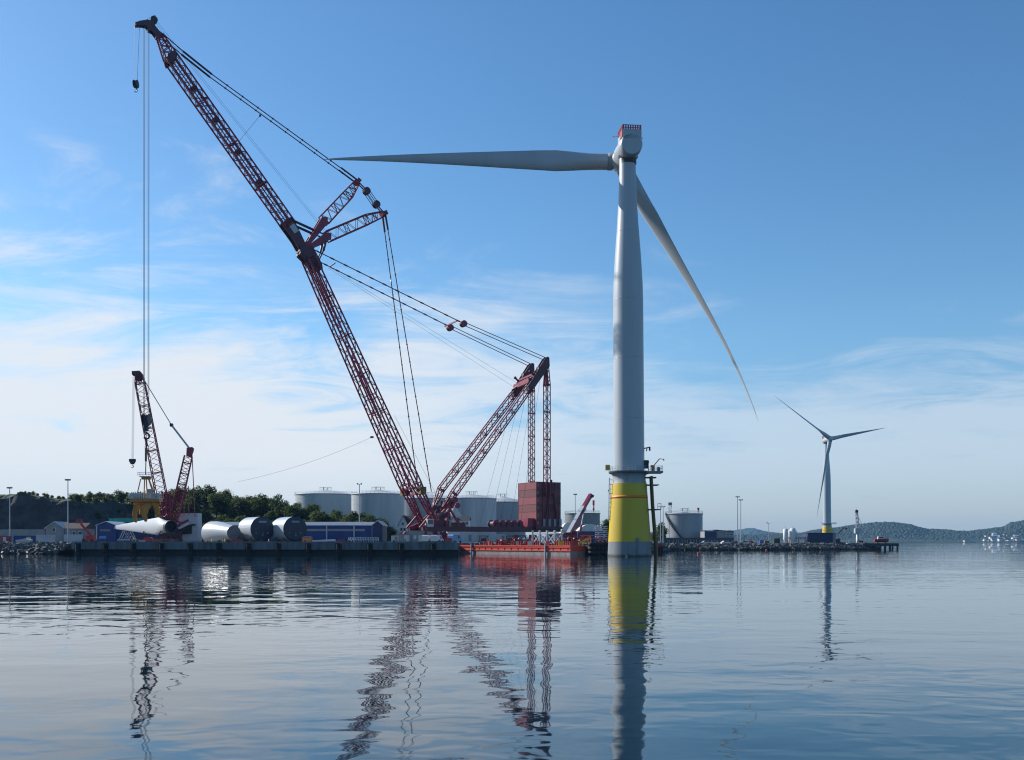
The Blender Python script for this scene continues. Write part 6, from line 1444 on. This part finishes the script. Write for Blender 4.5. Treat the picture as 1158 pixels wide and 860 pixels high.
# ------------------------------------------------------------------ trees
def leaf_tree_meshes(seed, h, wid, mt, low=.12, nleaf=1900, ls=.42):
    r_ = random.Random(seed); mb = MB()
    nl = r_.randint(8, 11); lobes = []
    for k in range(nl):
        a = r_.random() * 6.28; z = h * r_.uniform(low + .15, .86); rad = wid * .5 * (1 - abs(z / h - .5) * .9) * r_.uniform(.25, .75)
        lobes.append((V((math.cos(a) * rad, math.sin(a) * rad, z)), wid * r_.uniform(.18, .30)))
    lobes.append((V((r_.uniform(-.4, .4), r_.uniform(-.4, .4), h * .88)), wid * .18)); lobes.append((V((0, 0, h * .55)), wid * .33))
    for _ in range(nleaf):
        c, rr = r_.choice(lobes); d = V((r_.gauss(0, 1), r_.gauss(0, 1), r_.gauss(0, 1))).normalized()
        p = c + d * rr * (r_.random() ** .35) * r_.uniform(.85, 1.18); p.z = max(h * low * .6, p.z)
        n_ = (d + V((r_.gauss(0, .6), r_.gauss(0, .6), r_.gauss(0, .6) + .4))).normalized(); a = n_.orthogonal().normalized(); b = n_.cross(a); s = ls * r_.uniform(.5, 1.15); th = r_.random() * 6.28
        a, b = a * math.cos(th) + b * math.sin(th), b * math.cos(th) - a * math.sin(th)
        mb.add([p - a * s, p - b * s * .55, p + a * s * .9, p + b * s * .6], [(0, 1, 2, 3)])
    tr = MB(); tr.tube((0, 0, -1.5), (0, 0, h * .35), wid * .035, wid * .022, 8); tr.tube((0, 0, h * .35), (.15, .1, h * .8), wid * .022, wid * .008, 6)
    for c, rr in lobes[:6]: tr.tube((0, 0, h * .25), c, wid * .014, wid * .005, 5)
    return mb, tr
def treeproto(seed, h, wid, mt, low=.12, nleaf=1900, ls=.42):
    cm, tm = leaf_tree_meshes(seed, h, wid, mt, low, nleaf, ls)
    def mk(mb, nm, m_):
        me = bpy.data.meshes.new(nm); me.from_pydata(mb.v, [], mb.f); me.materials.append(M[m_]); me.update(); return me
    return mk(cm, 'crown', mt), mk(tm, 'trunk', 'bark'), h
protos = [treeproto(31, 9, 9, 'leaf'), treeproto(32, 10, 8.5, 'leaf'), treeproto(33, 8, 9.5, 'leaf2'), treeproto(34, 9, 7.5, 'leaf'), treeproto(35, 10.5, 9, 'leaf2'), treeproto(36, 7, 8, 'leaf')]
bushes = [treeproto(41, 4, 5.5, 'leaf2', .02, 1100, .36), treeproto(42, 3.4, 5, 'leaf', .02, 1000, .36), treeproto(43, 4.6, 5, 'leaf', .02, 1100, .36)]
TREEN = [0]
def plant(pr, p, s, rz, label, cat='tree', group='leafy trees on the ridge', name='leafy_tree'):
    T = thing(name, p, label, cat, group); T.rotation_euler = (0, 0, rz); T.scale = (s, s, s * rng.uniform(.9, 1.12))
    for me, nm in ((pr[0], 'crown'), (pr[1], 'trunk')):
        o = bpy.data.objects.new(nm, me); COL.objects.link(o); o.parent = T
TT = [(86, 568), (100, 561), (115, 556.5), (130, 559), (140, 554), (155, 557), (175, 557), (190, 556), (205, 553), (215, 548.5), (226, 550), (240, 553.5), (255, 557), (270, 556), (286, 560), (300, 558), (313, 561.5), (326, 567), (345, 563.5), (356, 569), (370, 573), (385, 574.5), (398, 579), (410, 579), (425, 583), (434, 588), (440, 600)]
r_ = random.Random(5)
placed = []
def zone(px):
    if px < 128: return 'leafy tree on the grassy crest above the dark cliff'
    if px < 228: return 'leafy tree on the ridge behind the crawler crane and white blade'
    if px < 330: return 'leafy tree on the ridge behind the lying tower sections'
    return 'leafy tree at the low right end of the ridge above the long blue shed'
# skyline trees: crowns reach the outline seen against the sky
px = 92.0
while px < 436:
    D = 405 + r_.uniform(-8, 12) if px < 330 else 385 + r_.uniform(-8, 8); x = gx(px, D); g0 = ridge_h(x, D); zt = gz(interp(TT, px), D) 
    pr = r_.choice(protos); need = max(2.5, zt - g0); 
    if px < 126: need = min(need, 5)
    s = min(1.25, max(.42, need / pr[2])); base = min(g0, zt - pr[2] * s * .95) if need / pr[2] > 1.25 else g0
    plant(pr, V((x, D, g0 - .3)), s, r_.random() * 6.28, zone(px)); px += r_.uniform(6.5, 10.5) * max(.6, s)
# body of the wood on the slope
tries = 0; pts = []
while len(pts) < 88 and tries < 6000:
    tries += 1; px = r_.uniform(150, 436); D = r_.uniform(362, 425); x = gx(px, D)
    if any((x - a) ** 2 + ((D - b) * .6) ** 2 < 17 for a, b in pts): continue
    pr = r_.choice(protos); g0 = ridge_h(x, D); zt = gz(interp(TT, px) + 3, D); s = min(1.0, (zt - g0) / pr[2]); s = min(s, r_.uniform(.62, 1.0))
    if s < .40: continue
    if px < 200 and D > 372 and r_.random() < .3: continue
    pts.append((x, D)); plant(pr, V((x, D, g0 - .3)), s, r_.random() * 6.28, zone(px))
for k in range(46):
    px = r_.uniform(18, 175); D = r_.uniform(383, 395); x = gx(px, D); g0 = ridge_h(x, D)
    if g0 < 12 and px > 20: continue
    pr = r_.choice(bushes); plant(pr, V((x, D, g0 - .3)), r_.uniform(.25, .55) * (1 if px < 80 else 1.3), r_.random() * 6.28, 'low bush on the crest of the dark cliff', 'bush', 'bushes along the cliff crest', 'bush')
for k in range(34):
    px = r_.uniform(128, 440); D = r_.uniform(356, 364); x = gx(px, D); g0 = max(GZ, ridge_h(x, D)); pr = r_.choice(bushes)
    plant(pr, V((x, D, g0 - .3)), r_.uniform(.6, 1.1), r_.random() * 6.28, 'low bush at the foot of the wooded ridge', 'bush', 'bushes at the foot of the ridge', 'bush')
plant(protos[1], PX(429, 376, GZ), .9, 1.0, 'pale leafy tree just right of the blue shed gable', 'tree', None); plant(protos[4], PX(437, 380, GZ), .62, 2.0, 'smaller leafy tree between blue shed gable and white house', 'tree', None); plant(protos[5], PX(442, 384, GZ), .75, 3.0, 'round leafy tree nearest the left white house', 'tree', None)
plant(protos[0], PX(747.5, 436, GZ), .86, .5, 'round dark tree left of the stair tank', 'tree', None); plant(bushes[0], PX(741, 432, GZ), 1.0, 2.0, 'low bush between the yellow foundation and the dark tree', 'bush', None)
plant(protos[3], PX(687.5, 405, GZ), 1.0, 2.0, 'slim pale tree behind the fabric hangar left of the yellow foundation', 'tree', None); plant(protos[5], PX(683, 410, GZ), .7, 1.0, 'small tree at the right end of the fabric hangar', 'tree', None)
